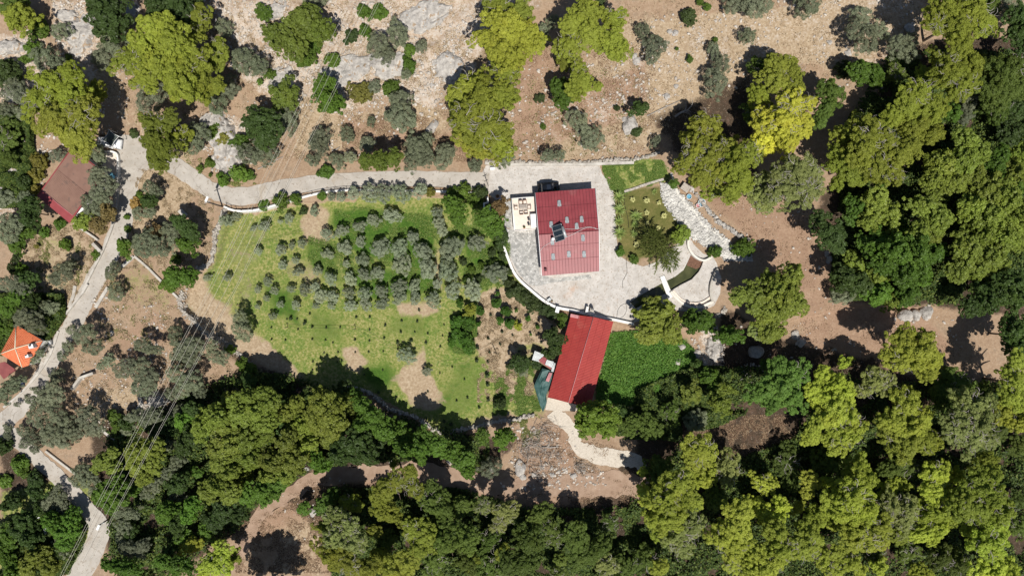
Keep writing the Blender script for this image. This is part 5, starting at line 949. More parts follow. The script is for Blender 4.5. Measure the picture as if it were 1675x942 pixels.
# base colours of the foliage (linear)
TINT = {'P1': (.35,.35,.045), 'P9': (.215,.248,.036), 'P2': (.160,.182,.026), 'P3': (.078,.110,.022), 'P4': (.19,.215,.068), 'P5': (.085,.14,.03),  # second, lighter yellow-green pine tint carries sunlight, offsetting crown shading at lower right
        'O1': (.150,.172,.112), 'O2': (.108,.122,.074), 'B1': (.068,.122,.018), 'B2': (.042,.070,.018), 'B3': (.135,.168,.030), 'B4': (.15,.105,.045), 'B5': (.085,.115,.020), 'B6': (.105,.155,.025),
        'S1': (.070,.115,.018), 'S2': (.042,.062,.020), 'S3': (.145,.135,.030), 'S5': (.30,.19,.07), 'C1': (.050,.105,.015), 'C3': (.20,.22,.03), 'W1': (.085,.105,.025)}
WORDS = {'P1': 'bright yellow pine', 'P9': 'sun-brightened yellow-green pine', 'P2': 'yellow-green pine', 'P3': 'dark green pine', 'P4': 'pale twiggy pine', 'P5': 'fresh green pine',
         'O1': 'silvery olive tree', 'O2': 'grey-green olive tree', 'B1': 'leafy green tree', 'B2': 'dark green tree', 'B3': 'olive-yellow plane tree', 'B4': 'rusty brown tree', 'B5': 'dense holm oak', 'B6': 'fresh green round tree',
         'S1': 'green shrub', 'S2': 'dark shrub', 'S3': 'yellowish shrub', 'S5': 'dry orange shrub', 'C1': 'round citrus tree', 'C3': 'pale lime citrus tree', 'W1': 'feathery willow'}
NAMES = {'P': ('pine_tree', 'pine tree'), 'O': ('olive_tree', 'olive tree'), 'B': ('broadleaf_tree', 'tree'), 'S': ('shrub', 'shrub'), 'C': ('citrus_tree', 'citrus tree'), 'W': ('willow_tree', 'tree')}
TILES = {'A': (0, 0), 'B': (420, 0), 'C': (840, 0), 'D': (1255, 0), 'E': (0, 235), 'F': (420, 235), 'G': (840, 235), 'H': (1255, 235), 'I': (0, 470), 'J': (420, 470), 'K': (840, 470), 'L': (1255, 470),
         'M': (0, 702), 'N': (420, 702), 'Q': (840, 702), 'R': (1255, 702), 'U': (420, 380, 7.2455), 'V': (620, 380, 7.2455), 'X': (440, 500, 4.1875), 'Y': (770, 470, 7.247)}
TREES = """
A:P3 100 60 90;P2 130 120 100;S1 255 190 60;O2 395 205 62;B2 670 60 110;B2 720 150 120;O2 740 270 90;O2 670 370 80;B2 1020 50 90;B2 1150 70 110;B2 1230 40 90
A:P2 1010 180 120;P2 1270 150 90;P2 1130 290 130;P2 950 300 110;P2 860 400 110;P2 1000 430 120;P2 1150 520 130;P2 1290 560 110;P2 1230 400 120;P2 1400 310 70;P2 1400 380 70;P2 940 520 90;P2 1400 550 50
A:O2 970 620 110;O2 1400 640 90;O2 1460 560 80;O2 1440 180 60;O2 1580 400 100;P2 330 540 110;P2 460 480 80;P2 280 640 110;P2 460 620 120;P2 380 770 130;P2 540 740 105;P2 500 880 130;P2 620 600 70;
A:P2 1000 800 85;P2 1080 770 70;P2 990 900 80;P2 1150 880 85;O2 1270 860 80;S1 220 320 55;O2 300 390 95;O2 380 430 70;S2 60 470 90;O2 90 580 80;O2 170 620 80;S1 160 385 28;S1 440 370 22;O2 40 700 60;P3 30 890 80;O2 150 730 50;S2 860 860 28
A:S1 1370 850 50;S3 1450 880 45;S1 1540 920 60;B2 1610 790 60
B:S1 45 85 50;O2 370 10 70;B5 130 240 90;B5 220 270 100;B5 310 160 110;B5 340 90 70;B5 390 200 90;B5 460 220 45;S1 310 380 65;S1 370 300 40;S1 495 390 52;S1 690 75 45;S1 780 80 50;S2 610 235 42;S1 700 200 42;O2 905 220 80;O2 780 300 85;O2 840 360 55;S1 985 320 38;O2 1058 300 42;S1 975 420 45;O2 958 480 38
B:B5 180 620 100;O2 200 770 85;B1 430 560 75;B1 470 650 95;S3 665 590 68;O2 755 560 45;S1 860 570 55;O2 920 640 75;O2 930 760 105;O2 735 780 33;O2 400 890 75;O2 580 865 55;O2 710 910 45;O2 1090 900 55;O2 1000 920 35;O2 20 430 60;S1 90 480 35;S1 20 525 20;B2 40 780 100;B2 60 870 90;O2 30 910 50
B:P2 1560 60 100;P2 1600 170 120;P2 1480 250 80;P2 1560 330 110;P2 1600 450 100;P2 1390 560 110;P2 1300 640 100;P2 1450 680 130;P2 1580 620 110;P2 1330 770 110;P2 1480 830 130;P2 1380 890 100;P2 1560 920 110
C:P2 30 90 100;P2 90 230 100;P2 150 280 70;P2 30 360 80;O2 190 200 45;O2 250 140 45;P2 480 90 100;P2 640 130 80;P2 380 160 90;P2 350 300 90;P2 500 230 110;P2 640 270 90;P2 340 380 70;P2 640 350 50;P2 420 440 60;P2 690 320 60
C:B1 300 570 70;B1 320 640 60;P2 430 540 80;P2 540 560 35;P2 390 590 60;S2 560 10 30;O2 830 200 55;O2 910 290 75;O2 890 370 50;S2 1120 110 55;S1 1130 140 28;S1 1195 10 25;S1 1245 50 25;O2 1420 20 80;O2 1530 30 90;O2 1620 40 50;O2 1500 235 55;O2 1285 325 50;O2 1330 420 65;O2 1290 530 90;S1 1130 380 22;S1 1050 315 12;S1 1295 258 18;S2 170 630 28;B2 810 700 50;S2 785 850 32;O2 420 790 85;O2 500 890 80;S1 190 815 18;S2 665 695 18;O2 910 910 40
C:P2 1230 800 90;P2 1160 880 80;P2 1270 900 90;P3 1600 430 80;P2 1570 620 80;P3 1540 740 70;P1 1620 780 100;P1 1600 900 90;P2 1390 930 50
D:O2 260 30 90;O2 600 100 70;O2 570 190 70;O2 640 240 80;O2 720 200 60;O2 620 300 60;O2 880 330 80;O2 820 280 60;O2 920 270 60;P2 80 420 80;P2 150 470 80;P2 60 520 90;P2 170 540 60;P1 150 680 100;P1 250 660 60;P1 90 780 110;P1 220 800 90;P1 130 900 90;P1 40 860 80
D:P3 400 590 80;P3 380 700 70;P3 340 780 50;B1 600 460 80;B1 680 480 70;S2 500 460 60;P2 1140 90 110;P2 1300 60 110;P2 1080 160 70;P2 1200 200 100;P2 1380 160 90;P2 1250 290 80;P3 1420 40 70;O2 1560 60 90;B2 1620 200 90;B2 1600 110 80;B2 1640 300 60
D:P3 820 470 60;P2 1000 480 60;P2 1130 400 80;P2 1150 470 100;P2 1300 400 90;P2 1230 550 100;P3 1500 480 120;P3 1580 420 90;P3 1450 600 110;P3 1600 570 80;P3 1470 700 90;P2 960 600 100;P2 1040 700 100;P2 900 680 90;P2 800 750 80;P2 950 800 110;P2 1050 870 80;B1 1190 730 60;O2 1300 620 80;O2 1270 740 60;P2 600 810 90;P2 500 870 80;P2 650 880 110;P2 760 900 80;B3 1270 900 90;B2 1600 700 70;B2 1560 850 90
H:P4 180 180 110;P4 120 290 110;P4 250 300 100;P4 40 320 80;P4 60 200 70;P4 280 200 80;P2 470 100 90;P2 600 60 120;P2 700 160 110;P2 550 180 100;P2 820 80 100;P2 900 20 80;P2 450 250 50;P2 820 190 70;B1 730 230 60;B3 690 380 100;B3 760 450 90;B3 640 500 60;B1 570 400 70;B1 550 470 50
H:B3 1100 150 120;B3 1060 230 70;B3 1250 100 110;B3 1200 240 90;B3 1080 320 70;B3 1360 60 80;B3 1320 190 90;B3 1000 400 90;B3 1080 480 100;B3 970 560 80;B3 1050 600 80;B3 1400 300 120;B3 1300 400 100;B3 1420 450 120;B3 1540 360 110;B3 1600 480 100;B3 1350 560 120;B3 1500 600 120;B3 1280 680 110;B3 1420 730 110;B3 1220 820 80;B3 1330 800 80;B3 1600 620 80;B1 1450 150 80;B3 1560 200 90;B1 1620 250 70;B3 1620 60 80;B1 1500 80 70
H:B1 820 560 80;B1 700 620 70;B1 800 680 110;B1 930 700 110;B1 1060 700 90;B1 750 780 90;B1 880 820 110;B1 1000 830 70;B1 620 640 60;B3 560 760 70;B3 700 850 80;B2 480 860 80;B2 580 900 80;B1 900 920 60;B2 330 480 60;B2 360 560 70;B2 420 600 80;B2 440 670 50;B3 130 860 100;B3 60 930 80;B3 0 870 60;B2 1560 900 90;B2 1640 870 60
L:B3 100 70 120;B3 60 160 90;B3 180 110 80;B3 20 280 80;O2 480 40 80;B1 700 40 100;B3 800 100 60;B1 880 50 80;B2 1400 60 100;B2 1560 60 90;B2 1300 120 70;B2 1560 260 100;B2 1600 380 80;P9 870 330 90;P9 960 400 120;P9 850 470 80;P9 1040 460 80;P9 760 430 50;P9 1030 550 60;P9 500 480 40
L:P5 60 520 90;P5 150 560 100;P5 60 640 110;P5 140 700 90;P5 30 740 60;P9 360 580 70;P9 420 620 60;P9 350 700 90;P9 470 680 90;P9 300 660 50;P9 430 790 110;P9 520 830 80;P9 360 840 60;P9 300 900 60;P9 520 920 90;P4 680 590 80;P4 760 620 70;P4 620 660 60;P9 880 750 100;P9 960 830 90;P9 800 870 90;P9 900 900 110;P3 1150 560 70;P3 1220 620 90;P4 1300 750 110;P4 1350 850 110;P4 1220 840 80;P4 1200 920 80;P9 1390 780 60
L:P3 1100 680 70;P3 1380 660 60;P9 1600 480 70;P9 1570 590 80;P9 1620 700 90;P9 1540 700 60;P9 1520 800 70;P9 1620 850 80;P3 1480 920 80
R:P9 280 40 60;P9 450 40 100;P4 1300 60 90;P4 1400 60 70;P9 900 80 100;P9 820 60 90;P9 1010 60 90;P9 560 250 80;P9 600 330 90;P9 540 420 110;P9 450 490 100;P9 620 500 90;P9 280 330 60;P9 260 410 40;P9 390 340 40;P9 1080 280 90;P9 1080 390 90;P9 1050 520 100;P9 790 370 60;P9 880 360 40;P4 790 480 80;P4 900 500 80;P4 870 590 70;P9 1250 450 90;P9 1350 360 90;P9 1420 290 80;P9 1300 500 100;P9 1420 440 90;P9 1500 530 80;P9 1450 600 80;P9 1400 200 60;P9 1220 300 50
R:P9 330 560 70;P9 270 650 80;P9 230 750 90;P9 200 500 40;P9 20 350 50;P9 50 560 80;P9 60 660 80;P9 80 760 90;P9 30 850 80;P9 90 480 50;P9 560 640 80;P9 640 700 90;P9 730 620 70;P9 560 730 60;P9 720 720 60;P9 860 680 60;P9 990 660 70;P9 1080 640 70;P9 430 600 50;P9 1280 640 50;P9 1400 720 100;P9 1480 680 70;P9 1440 780 60
R:P9 450 790 60;P9 360 820 60;P9 520 840 70;P9 430 900 60;P9 600 900 40;P9 720 880 50;P9 980 920 60;P9 1450 900 100;P9 1540 930 80;P3 1100 820 80;P3 1220 850 80;P3 1620 450 50;P3 1620 100 80;P3 1600 620 60;P3 120 200 80;P3 380 200 90;P3 900 240 80;P3 780 250 70;P3 160 320 60;P3 900 800 80;P3 700 800 60
Q:P9 1200 130 100;P9 1160 190 80;P9 1230 310 70;P4 1370 250 90;P9 830 270 30;P3 930 250 90;P9 1050 350 100;P9 980 430 100;P9 1100 430 80;P9 830 400 50;P9 850 460 40;P9 880 580 50;P9 1000 570 100;P4 1050 650 120;P4 1150 620 90;P9 960 680 60;P4 1070 740 90;P9 1180 460 50;P9 1450 530 90;P9 1430 620 100;P9 1340 680 90;P9 1400 740 90;P3 1300 440 80
Q:P9 1600 340 60;P9 1560 480 60;P9 1620 560 60;P9 1550 790 70;P9 1500 890 80;P9 1600 880 90;P9 1400 860 60;P3 170 540 70;P3 230 620 60;P3 260 700 60;P3 300 840 50;P3 280 930 60;P3 100 700 100;P3 400 700 100;P4 600 870 80;P3 850 830 80;P9 930 880 60;P3 620 600 60;P3 430 820 90;P3 60 850 100;P3 540 760 90;P3 700 900 80
K:B6 540 820 125;B6 470 900 70;B6 600 900 70;B3 900 180 120;B3 1000 260 90;B3 870 300 80;B1 1150 220 80;B1 1230 220 80;B1 1380 300 80;B3 1560 60 110;B3 1620 160 90;B3 1450 60 60;P4 1600 280 80;B1 1250 570 60;B1 1290 610 60;B3 1140 680 70;B2 1180 490 30;B3 1320 740 80;B3 1370 650 50;B1 1620 500 40;P5 1590 680 90;P3 880 880 80;P3 760 880 70;P3 1010 800 60;;O2 1170 850 80
K:S1 320 200 35;B2 260 320 60;B2 270 380 50;B2 230 430 35;S2 60 60 50;S2 20 30 50;S2 130 110 45;S2 190 140 40;S2 240 160 40;O2 50 510 60;S2 150 500 35;B2 700 800 50
G:O2 215 80 45;O2 290 80 45;P2 1150 50 100;P2 1250 100 100;P2 1100 120 70;P2 1350 60 100;P2 1200 200 80;P2 1320 180 100;P2 1430 130 100;P2 1300 300 80;P2 1400 330 60;P2 1450 240 90;P2 1520 60 80;P4 1560 330 80;P4 1600 240 80;P4 1600 400 60;B1 1030 260 30;W1 940 690 105;W1 900 620 80;W1 1000 740 70;B3 1090 570 50;B3 1050 610 45;S1 1295 690 38;S1 775 745 28;S1 685 690 30;S1 1470 670 70
F:O2 60 50 90;O2 400 20 70;O2 360 110 45;S1 440 185 50;O2 515 110 55;O2 600 90 45;B5 700 110 60;B5 790 110 60;B5 880 90 60;O2 710 20 50;O2 1040 40 95;O2 1000 110 70;O2 1080 100 60;O2 1200 100 75;O2 1220 50 60;P2 1430 40 90;O2 1400 140 50;O2 1600 90 60;S1 40 400 35;S1 160 370 50;S1 250 350 40
F1:O1 620 320 45;O1 720 320 65;O1 820 320 60;O1 930 320 65;O1 1050 300 60;O1 540 340 35;O1 480 340 30
F:S1 420 340 30;S3 1110 310 35;S1 1330 310 45;S1 1250 320 40;S1 1400 350 50;S2 1440 310 40;B1 1270 410 70;B1 1290 480 60;B4 1560 420 65;B1 1500 470 60;B1 1450 490 60;B1 1540 540 60;B2 1570 600 50
F1:O1 370 430 35;O1 210 480 38;O1 50 530 38;S2 300 435 28;O1 150 500 18;O1 660 530 42;O1 750 490 45;O1 870 460 58;O1 450 580 42;O1 545 560 45;O1 290 640 32;O1 225 655 25;O1 155 680 38;O1 565 670 48;O1 665 630 38;O1 455 710 38;O1 1000 600 42;O1 790 670 65;O1 915 670 60;O1 1160 440 40;O1 1170 510 45;O1 1190 560 40;O1 1250 670 85;O1 1415 640 60;O1 1070 690 62;O1 680 745 45;O1 575 770 27;O1 935 780 68;O1 250 750 27;O1 165 780 32;O1 265 820 35;O1 390 810 35;O1 780 830 48;O1 690 840 45;O1 475 870 45;O1 600 870 45;O1 70 885 32;O1 10 690 28;O1 1100 800 70;O1 1230 810 75
U:O1 210 690 55;O1 410 670 55;O1 10 680 45;O1 570 680 75;O1 690 650 65;O1 115 780 42;O1 280 850 48;O1 465 860 60;O1 750 760 85;O1 900 760 80;O1 1095 720 80;O1 1280 720 85;O1 1480 700 85;O1 1110 870 80;O1 1290 850 85;O1 1480 850 80;O1 880 870 50;O1 700 870 45;O1 10 880 35
V:O1 240 640 100;O1 240 780 85;O1 420 630 80;O1 430 780 80;O1 690 610 65;O1 880 690 110;O1 1110 690 125;O1 640 800 100;O1 1390 490 140;S2 1000 350 45;S1 1100 440 50;S1 1210 380 40;S1 1030 570 45;S2 1180 550 50;S2 1440 180 70;S2 1470 270 60;S2 1340 240 50;S2 1560 450 60;S2 1540 600 60;S2 1560 720 55;C1 955 840 48;C1 1100 890 55;C1 1200 920 30;C1 1385 845 58;C1 1500 930 50;C1 1410 725 20
Y:C1 415 285 55;C1 120 290 40;C1 350 385 48;C1 455 420 60;C3 560 460 50;C1 320 75 25;C1 540 275 20;C1 680 375 32;C1 795 475 25;C1 710 555 18;C1 95 430 35;C1 630 205 22;S2 470 60 55;S2 560 60 60;S2 650 80 60;S2 720 150 55;S2 800 200 50;S2 880 240 45;S2 950 290 45;S1 1080 360 50;S1 1070 430 50;B2 960 560 80;B2 1020 640 70;B2 980 730 60;S2 910 790 45;B2 560 890 90;B2 640 900 80;S2 470 930 50;S2 760 880 50
X:C1 1285 110 40;C1 1365 100 40;C1 1370 140 35;C1 1280 200 38;C1 1350 230 50;C1 1360 290 45;C1 1250 250 30;C3 1380 30 40;C1 1450 40 28;O1 945 340 62;O1 1080 450 35
J:O1 105 185 28;B3 30 680 70;B3 80 740 80;B3 20 790 90;B3 60 860 80;B3 180 800 70;B3 260 750 60;B2 180 880 80;B3 420 740 90;B3 560 740 80;B3 480 810 100;B3 600 780 70;B3 380 850 90;B3 500 900 90;B2 350 700 60;B1 620 700 60;B1 680 750 70;B1 740 830 80;B1 680 880 90;B3 300 880 80;B2 560 660 60;B1 800 900 80;B1 900 920 70;S2 1570 740 40
I:O2 1560 280 80;O2 1540 200 62;O2 1130 310 70;O2 1180 390 80;O2 1250 370 80;O2 1150 470 70;O2 1230 450 70;O2 1380 440 60;O2 1430 450 55;O2 1360 380 50;O2 920 370 65;O2 970 400 45;O2 1020 400 35;O2 830 500 65;O2 780 540 60;O2 900 500 70;O2 940 570 90;O2 890 640 60;O2 950 640 70;O2 1130 560 70;O2 1220 600 90;O2 1180 650 70;O2 1280 660 60;O2 1100 680 50;O2 700 470 50;O2 650 500 35
I:O2 460 270 70;O2 540 310 80;O2 600 380 70;O2 560 270 50;O2 440 380 80;O2 400 440 70;O2 370 570 60;O2 340 640 60;O2 250 660 80;O2 330 700 90;O2 200 720 80;O2 250 800 90;O2 380 820 80;O2 320 900 80;O2 430 890 80;O2 570 850 90;O2 620 900 70;O2 550 800 60;O2 60 650 70;O2 30 700 60;O2 100 610 70;O2 50 900 60;O2 150 920 60;O2 110 750 40
I:B1 40 130 60;B1 100 60 60;O2 130 20 70;O2 180 200 80;O2 240 250 70;O2 150 180 60;O2 300 130 60;O2 340 130 50;S1 30 260 60;B2 200 90 60;O2 220 460 40;O2 260 420 35;S1 730 830 40;S1 750 880 35;B2 810 870 50;O2 850 830 50;O2 930 830 70;O2 990 820 60;O2 820 910 50;O2 1150 800 60;B2 1080 880 60;B1 1180 860 70;B3 1480 730 70;B3 1560 800 100;B3 1400 830 90;B3 1300 880 90;B3 1450 890 100;B3 1600 700 60;S1 1480 400 30;S1 1560 490 40;S1 1610 520 45;B2 1240 790 70;B2 1600 600 60;O2 750 30 60
E:P3 60 90 50;O2 365 75 50;S3 260 110 55;S3 240 200 45;B2 150 240 40;S3 230 300 35;O2 620 50 65;O2 640 100 40;O2 640 190 60;O2 690 270 70;O2 620 330 60;O2 660 350 60;O2 570 390 60;O2 630 420 50;O2 600 230 40;B3 540 500 60;B4 640 520 60;B4 700 450 55;S1 385 510 35;S1 285 570 32;S1 425 650 38;B2 190 400 70;B2 200 480 70;O2 170 360 60;O2 70 520 80;O2 40 570 80;O2 110 510 50;S1 150 570 45;S1 200 580 30;S1 110 650 55;S2 105 730 25;S3 235 660 15;O2 20 350 70
E:S2 90 800 40;S1 150 830 50;B2 180 880 60;O2 40 900 60;O2 110 900 60;O2 400 840 75;O2 440 790 50;O2 350 870 40;S1 615 710 25;O2 710 830 65;O2 740 790 40;O2 960 280 50;O2 1000 310 45;B2 960 370 55;S1 895 335 25;O2 960 440 45;S5 870 390 40;O2 880 450 40;S1 820 550 22;S1 815 470 30;B1 800 650 45;B1 810 690 40;O2 930 620 75;O2 910 680 60;O2 1000 660 70;B4 1000 570 50;O2 1080 550 50;B2 1150 500 50;B2 1200 540 70;O2 1120 620 70;B1 1210 640 70;B2 1240 590 40;O2 1050 690 40;S1 1130 740 35;B1 1130 850 75;B1 1210 850 65;S1 1090 900 50
E:S1 1350 120 33;S1 1285 160 22;S1 1350 200 12;S1 1440 240 35;S1 1540 190 60;S1 1410 210 25;O2 1600 70 80;S1 1600 200 30;P2 1000 60 80;P2 1060 40 70;P2 1030 130 50;O2 1250 20 60
F1:O1 -176 490 38
E:O1 1440 490 38;O1 1520 465 32;O1 1625 545 22;O1 1330 860 28;O1 1460 860 28
N:B3 60 40 70;B3 200 80 80;B3 330 100 80;B3 460 60 70;B3 100 200 90;B3 250 180 90;B1 380 190 70;B1 430 240 50;B3 200 290 80;B3 90 300 80;B1 60 400 80;B1 140 360 60;B2 620 80 120;B2 700 150 80;B2 560 150 80;B2 760 50 80;B1 960 140 70;B1 1050 120 80;B1 1150 100 80;B1 1250 150 70;B1 1330 190 70;B1 1350 260 60;B1 1050 190 40;B1 940 60 70;B1 1080 40 60;B1 1450 40 50;B1 1560 70 60;B1 1600 30 60;O2 1500 240 75
N:B1 480 430 60;B1 420 490 60;B1 300 500 50;B2 600 420 60;P2 880 220 28;P2 990 270 50;P2 900 330 70;P2 1000 360 70;P2 820 380 80;P2 780 440 60;P2 850 540 80;P2 800 520 60;P2 1040 420 30;P2 590 470 60;P2 650 490 40;P4 500 550 70;P4 600 620 80;P4 520 680 90;P4 620 720 90;P2 440 620 60;P2 480 800 100;P2 600 860 90;P2 720 880 80;P2 850 900 90;P2 960 850 90;P2 1000 640 80;P2 1080 680 90;P2 1050 750 80;P2 780 800 50;P2 750 650 50;P3 1120 450 80;P3 1180 500 80;P3 1130 380 60;P3 1200 600 80;P3 1200 720 90;P3 1150 830 90;P3 830 720 70
N:P4 1460 490 60;P4 1600 520 80;P4 1560 600 60;P3 1350 850 80;P2 1560 800 40;P2 1590 760 35;P2 1420 840 25;P2 1360 900 20;P3 1500 880 90;P3 1620 850 80;P3 1300 500 90;P3 1350 700 90;P3 1500 700 80
M:O2 50 40 60;O2 160 90 80;O2 220 130 60;O2 230 60 70;O2 330 50 80;O2 400 60 80;O2 490 20 70;B2 20 110 60;S1 130 210 50;S1 150 270 40;S1 30 330 45;B2 230 330 60;B2 230 400 50;B2 100 460 55;B2 60 480 50;O2 390 430 80;O2 330 470 80;O2 410 510 60;O2 370 370 50;B2 280 510 45;B1 350 590 70;B1 470 570 70;B1 410 650 80;B1 480 640 60;B2 170 580 70;B2 210 680 80;B2 120 650 60;B1 60 680 70;B1 40 750 60;O2 380 750 70;O2 430 800 50;B3 250 800 70;B3 200 860 80;B3 320 870 70;B1 60 840 60;B1 100 920 70;B1 420 740 50
M:O2 540 270 70;O2 500 330 60;O2 580 330 70;O2 600 400 40;B3 660 200 75;B3 740 250 50;B3 720 140 40;B3 880 130 80;B3 980 120 80;B3 900 230 80;B3 980 230 70;B3 930 300 60;B3 840 200 40;B1 680 400 70;B1 760 380 70;B1 640 440 50;B1 700 480 60;B1 780 440 50;B1 860 390 40;O2 960 390 65;O2 1000 360 50;O2 800 520 60;O2 850 540 50;O2 760 540 40;O2 1080 290 60;O2 1140 210 60;O2 1090 100 45;B2 1180 100 70;B2 1230 50 60;B2 1150 350 80;O2 900 490 30;O2 780 690 50;O2 790 620 60;B2 840 640 50;O2 860 770 80;O2 920 750 60;O2 800 770 50;B1 690 860 40;B1 760 870 60;B1 830 880 70
M:B1 1100 520 70;B1 1050 540 60;B1 1240 480 60;B1 1210 550 50;B1 1270 280 40;B1 1330 640 60;B2 1140 600 70;O2 1140 430 60;B3 1330 400 70;B3 1400 360 80;B3 1480 280 70;B3 1500 100 120;B3 1600 60 100;B3 1600 170 90;B3 1400 140 70;B3 1420 230 80;B3 1560 330 70;B1 1600 420 70;B3 1480 420 70;B2 1430 510 80;B2 1530 540 60;P9 1230 740 60;B1 1180 700 50;B2 1100 780 60;B1 1050 850 60;B1 1150 870 70;B1 1210 870 60;B2 1380 580 70;P9 1420 780 60;P9 1350 850 70;P9 1420 870 70;P9 1320 920 50;P2 1500 820 50
N:P3 60 1110 130;P3 -60 1100 110;P3 150 1090 80
N:P3 0 1045 60;P3 100 1045 55
N:P3 20 1175 100;P3 120 1185 100;P3 -70 1190 90
"""
lumps = []
for line in TREES.strip().split('\n'):
    tl, rest = line.split(':', 1); ox, oy = TILES[tl[0]][:2]; s_ = TILES[tl[0]][2] if len(TILES[tl[0]]) > 2 else 3.924
    for ent in rest.split(';'):
        f = ent.split()
        if len(f) < 4: continue
        lumps.append((f[0], ox + float(f[1]) / s_, oy + float(f[2]) / s_, float(f[3]) / s_, tl[0] in 'UV' or tl[:2] == 'F1'))
ROADS_ = [[(5,700),(32,722),(61,749),(90,775),(120,806),(146,835),(163,864),(150,905),(128,945)], [(216,262),(207,300),(202,345),(197,372),(180,415),(152,464),(133,503)], [(117,535),(100,560),(84,590),(66,622),(45,652),(18,680)], [(385,925),(425,845),(470,812),(520,783),(580,775)], [(300,280),(322,296),(350,313),(392,322),(440,313),(496,302),(560,296),(640,293),(726,294)]]
def clear(q):
    d = min(float(lined(r_, np.array([q[1]]), np.array([q[2]]))[0]) for r_ in ROADS_); r = q[3]
    return (q[0], q[1], q[2], r if q[0] in ('P2',) else max(min(r, d - 5), r * .55), q[4])
lumps = [clear(q) for q in lumps]
# lumps of one tint that lie together form one tree
maxr = {'P': 56, 'O': 34, 'B': 46, 'S': 18, 'C': 0, 'W': 20}; trees = []
for lm in sorted(lumps, key=lambda q: -q[3]):
    best = None
    for tr in trees:
        if tr[0][0] != lm[0] or lm[0] in ('O1', 'C1', 'C3', 'P1') and not (lm[0] == 'P1'): continue
        if len(tr) >= 6: continue
        cx = np.mean([q[1] for q in tr]); cy = np.mean([q[2] for q in tr])
        ext = max(math.hypot(q[1] - lm[1], q[2] - lm[2]) + q[3] + lm[3] for q in tr)
        near = min(math.hypot(q[1] - lm[1], q[2] - lm[2]) / (q[3] + lm[3]) for q in tr)
        if near < .85 and ext < 2 * maxr[lm[0][0]] and (best is None or near < best[0]): best = (near, tr)
    if best: best[1].append(lm)
    else: trees.append([lm])
LM = [('red-roofed house', 928, 380), ('long red-roofed barn', 945, 590), ('brown-roofed house', 118, 305), ('orange-roofed house', 35, 570), ('gate to the courtyard', 797, 300), ('bend of the side road', 385, 325), ('start of the side road', 240, 262),
      ('pond footbridge', 1092, 470), ('garden lawn', 1060, 360), ('round paved terrace', 1140, 480), ('big white boulder', 1030, 207), ('dead fallen tree', 1115, 190), ('white shade sail', 185, 225), ('lower road fork', 163, 860),
      ('white rubble heap', 256, 655), ('brush pile', 890, 740), ('gravel path', 960, 745), ('left end of the dirt track', 440, 830), ('bare middle of the dirt track', 690, 765), ('lone olive in the field', 664, 580), ('green citrus patch', 760, 545), ('tan citrus plot', 860, 540), ('left tip of the field', 300, 490),
      ('top left corner', 0, 0), ('top right corner', 1675, 0), ('bottom left corner', 0, 942), ('bottom right corner', 1675, 942), ('middle of the top edge', 837, 0), ('middle of the bottom edge', 837, 942), ('middle of the left edge', 0, 471), ('middle of the right edge', 1675, 471),
      ('dirt clearing in the right wood', 1480, 545), ('brown slope beside the pines', 1330, 430), ('brightest yellow pine', 1287, 205), ('field stone wall by the wood', 690, 685), ('white stony scree', 590, 100), ('pale rock outcrop', 370, 245), ('bare tan slope', 1180, 110), ('small gap in the upper right wood', 1620, 75),
      ('stone wall by the riprap', 1190, 370), ('lower edge at two thirds width', 1180, 942), ('lower edge at one third width', 500, 942), ('upper edge at one quarter width', 400, 0), ('right wood middle', 1450, 760), ('road beside the olive slope', 95, 560), ('concrete slab wall', 140, 620), ('ruined shed frame', 70, 860), ('right edge at three quarters height', 1675, 720), ('right edge at one quarter height', 1675, 235),
      ('upper edge at two thirds width', 1120, 0), ('upper edge above the right wood', 1450, 0), ('middle of the orchard', 660, 430), ('left end of the orchard', 480, 430), ('small field post', 471, 535)]
ORD = ['nearest', 'second nearest', 'third nearest', 'fourth nearest', 'fifth nearest', 'sixth nearest', 'seventh nearest', 'eighth nearest', 'ninth nearest', 'tenth nearest', 'eleventh nearest', 'twelfth nearest'] + [w_ + ' nearest' for w_ in 'thirteenth fourteenth fifteenth sixteenth seventeenth eighteenth nineteenth twentieth twenty-first twenty-second twenty-third twenty-fourth twenty-fifth twenty-sixth'.split()]
def dirword(dx, dy):
    a = math.degrees(math.atan2(-dy, dx)) % 360; return ['right of', 'above and right of', 'above', 'above and left of', 'left of', 'below and left of', 'below', 'below and right of'][int((a + 22.5) // 45) % 8]
recs = []
for tr in trees:
    tint = tr[0][0]; cx = sum(q[1] * q[3] ** 2 for q in tr) / sum(q[3] ** 2 for q in tr); cy = sum(q[2] * q[3] ** 2 for q in tr) / sum(q[3] ** 2 for q in tr)
    ext = max(math.hypot(q[1] - cx, q[2] - cy) + q[3] for q in tr); best = min(LM, key=lambda l: math.hypot(l[1] - cx, l[2] - cy)); dd = math.hypot(best[1] - cx, best[2] - cy)
    recs.append([tr, tint, cx, cy, ext, best[0], dirword(cx - best[1], cy - best[2]) if dd > 12 else 'over', dd])
cnt = {}
for r in sorted(recs, key=lambda r: r[7]):
    k_ = (r[1], r[5], r[6]); cnt.setdefault(k_, []).append(r)
SZ = lambda e: 'large' if e > 38 else 'medium' if e > 17 else 'small'
for k_, rs in cnt.items():
    for i, r in enumerate(rs):
        o_ = '' if len(rs) == 1 else ORD[i] + ' '
        a = r[6] + ' the ' + r[5]
        lab = (ORD[i] + ' ' if len(rs) > 1 else '') + WORDS[r[1]] + ' ' + a
        if len(lab.split()) < 13: lab = SZ(r[4]) + ' ' + lab if len(rs) == 1 else lab + ', ' + SZ(r[4]) + ' crown'
        r.append(lab)
HK = {'P': lambda e: min(13, 3.0 + e * .16), 'O': lambda e: .7 + e * .155, 'B': lambda e: min(11, 1.6 + e * .17), 'S': lambda e: .5 + e * .11, 'C': lambda e: .5 + e * .17, 'W': lambda e: 5.0}
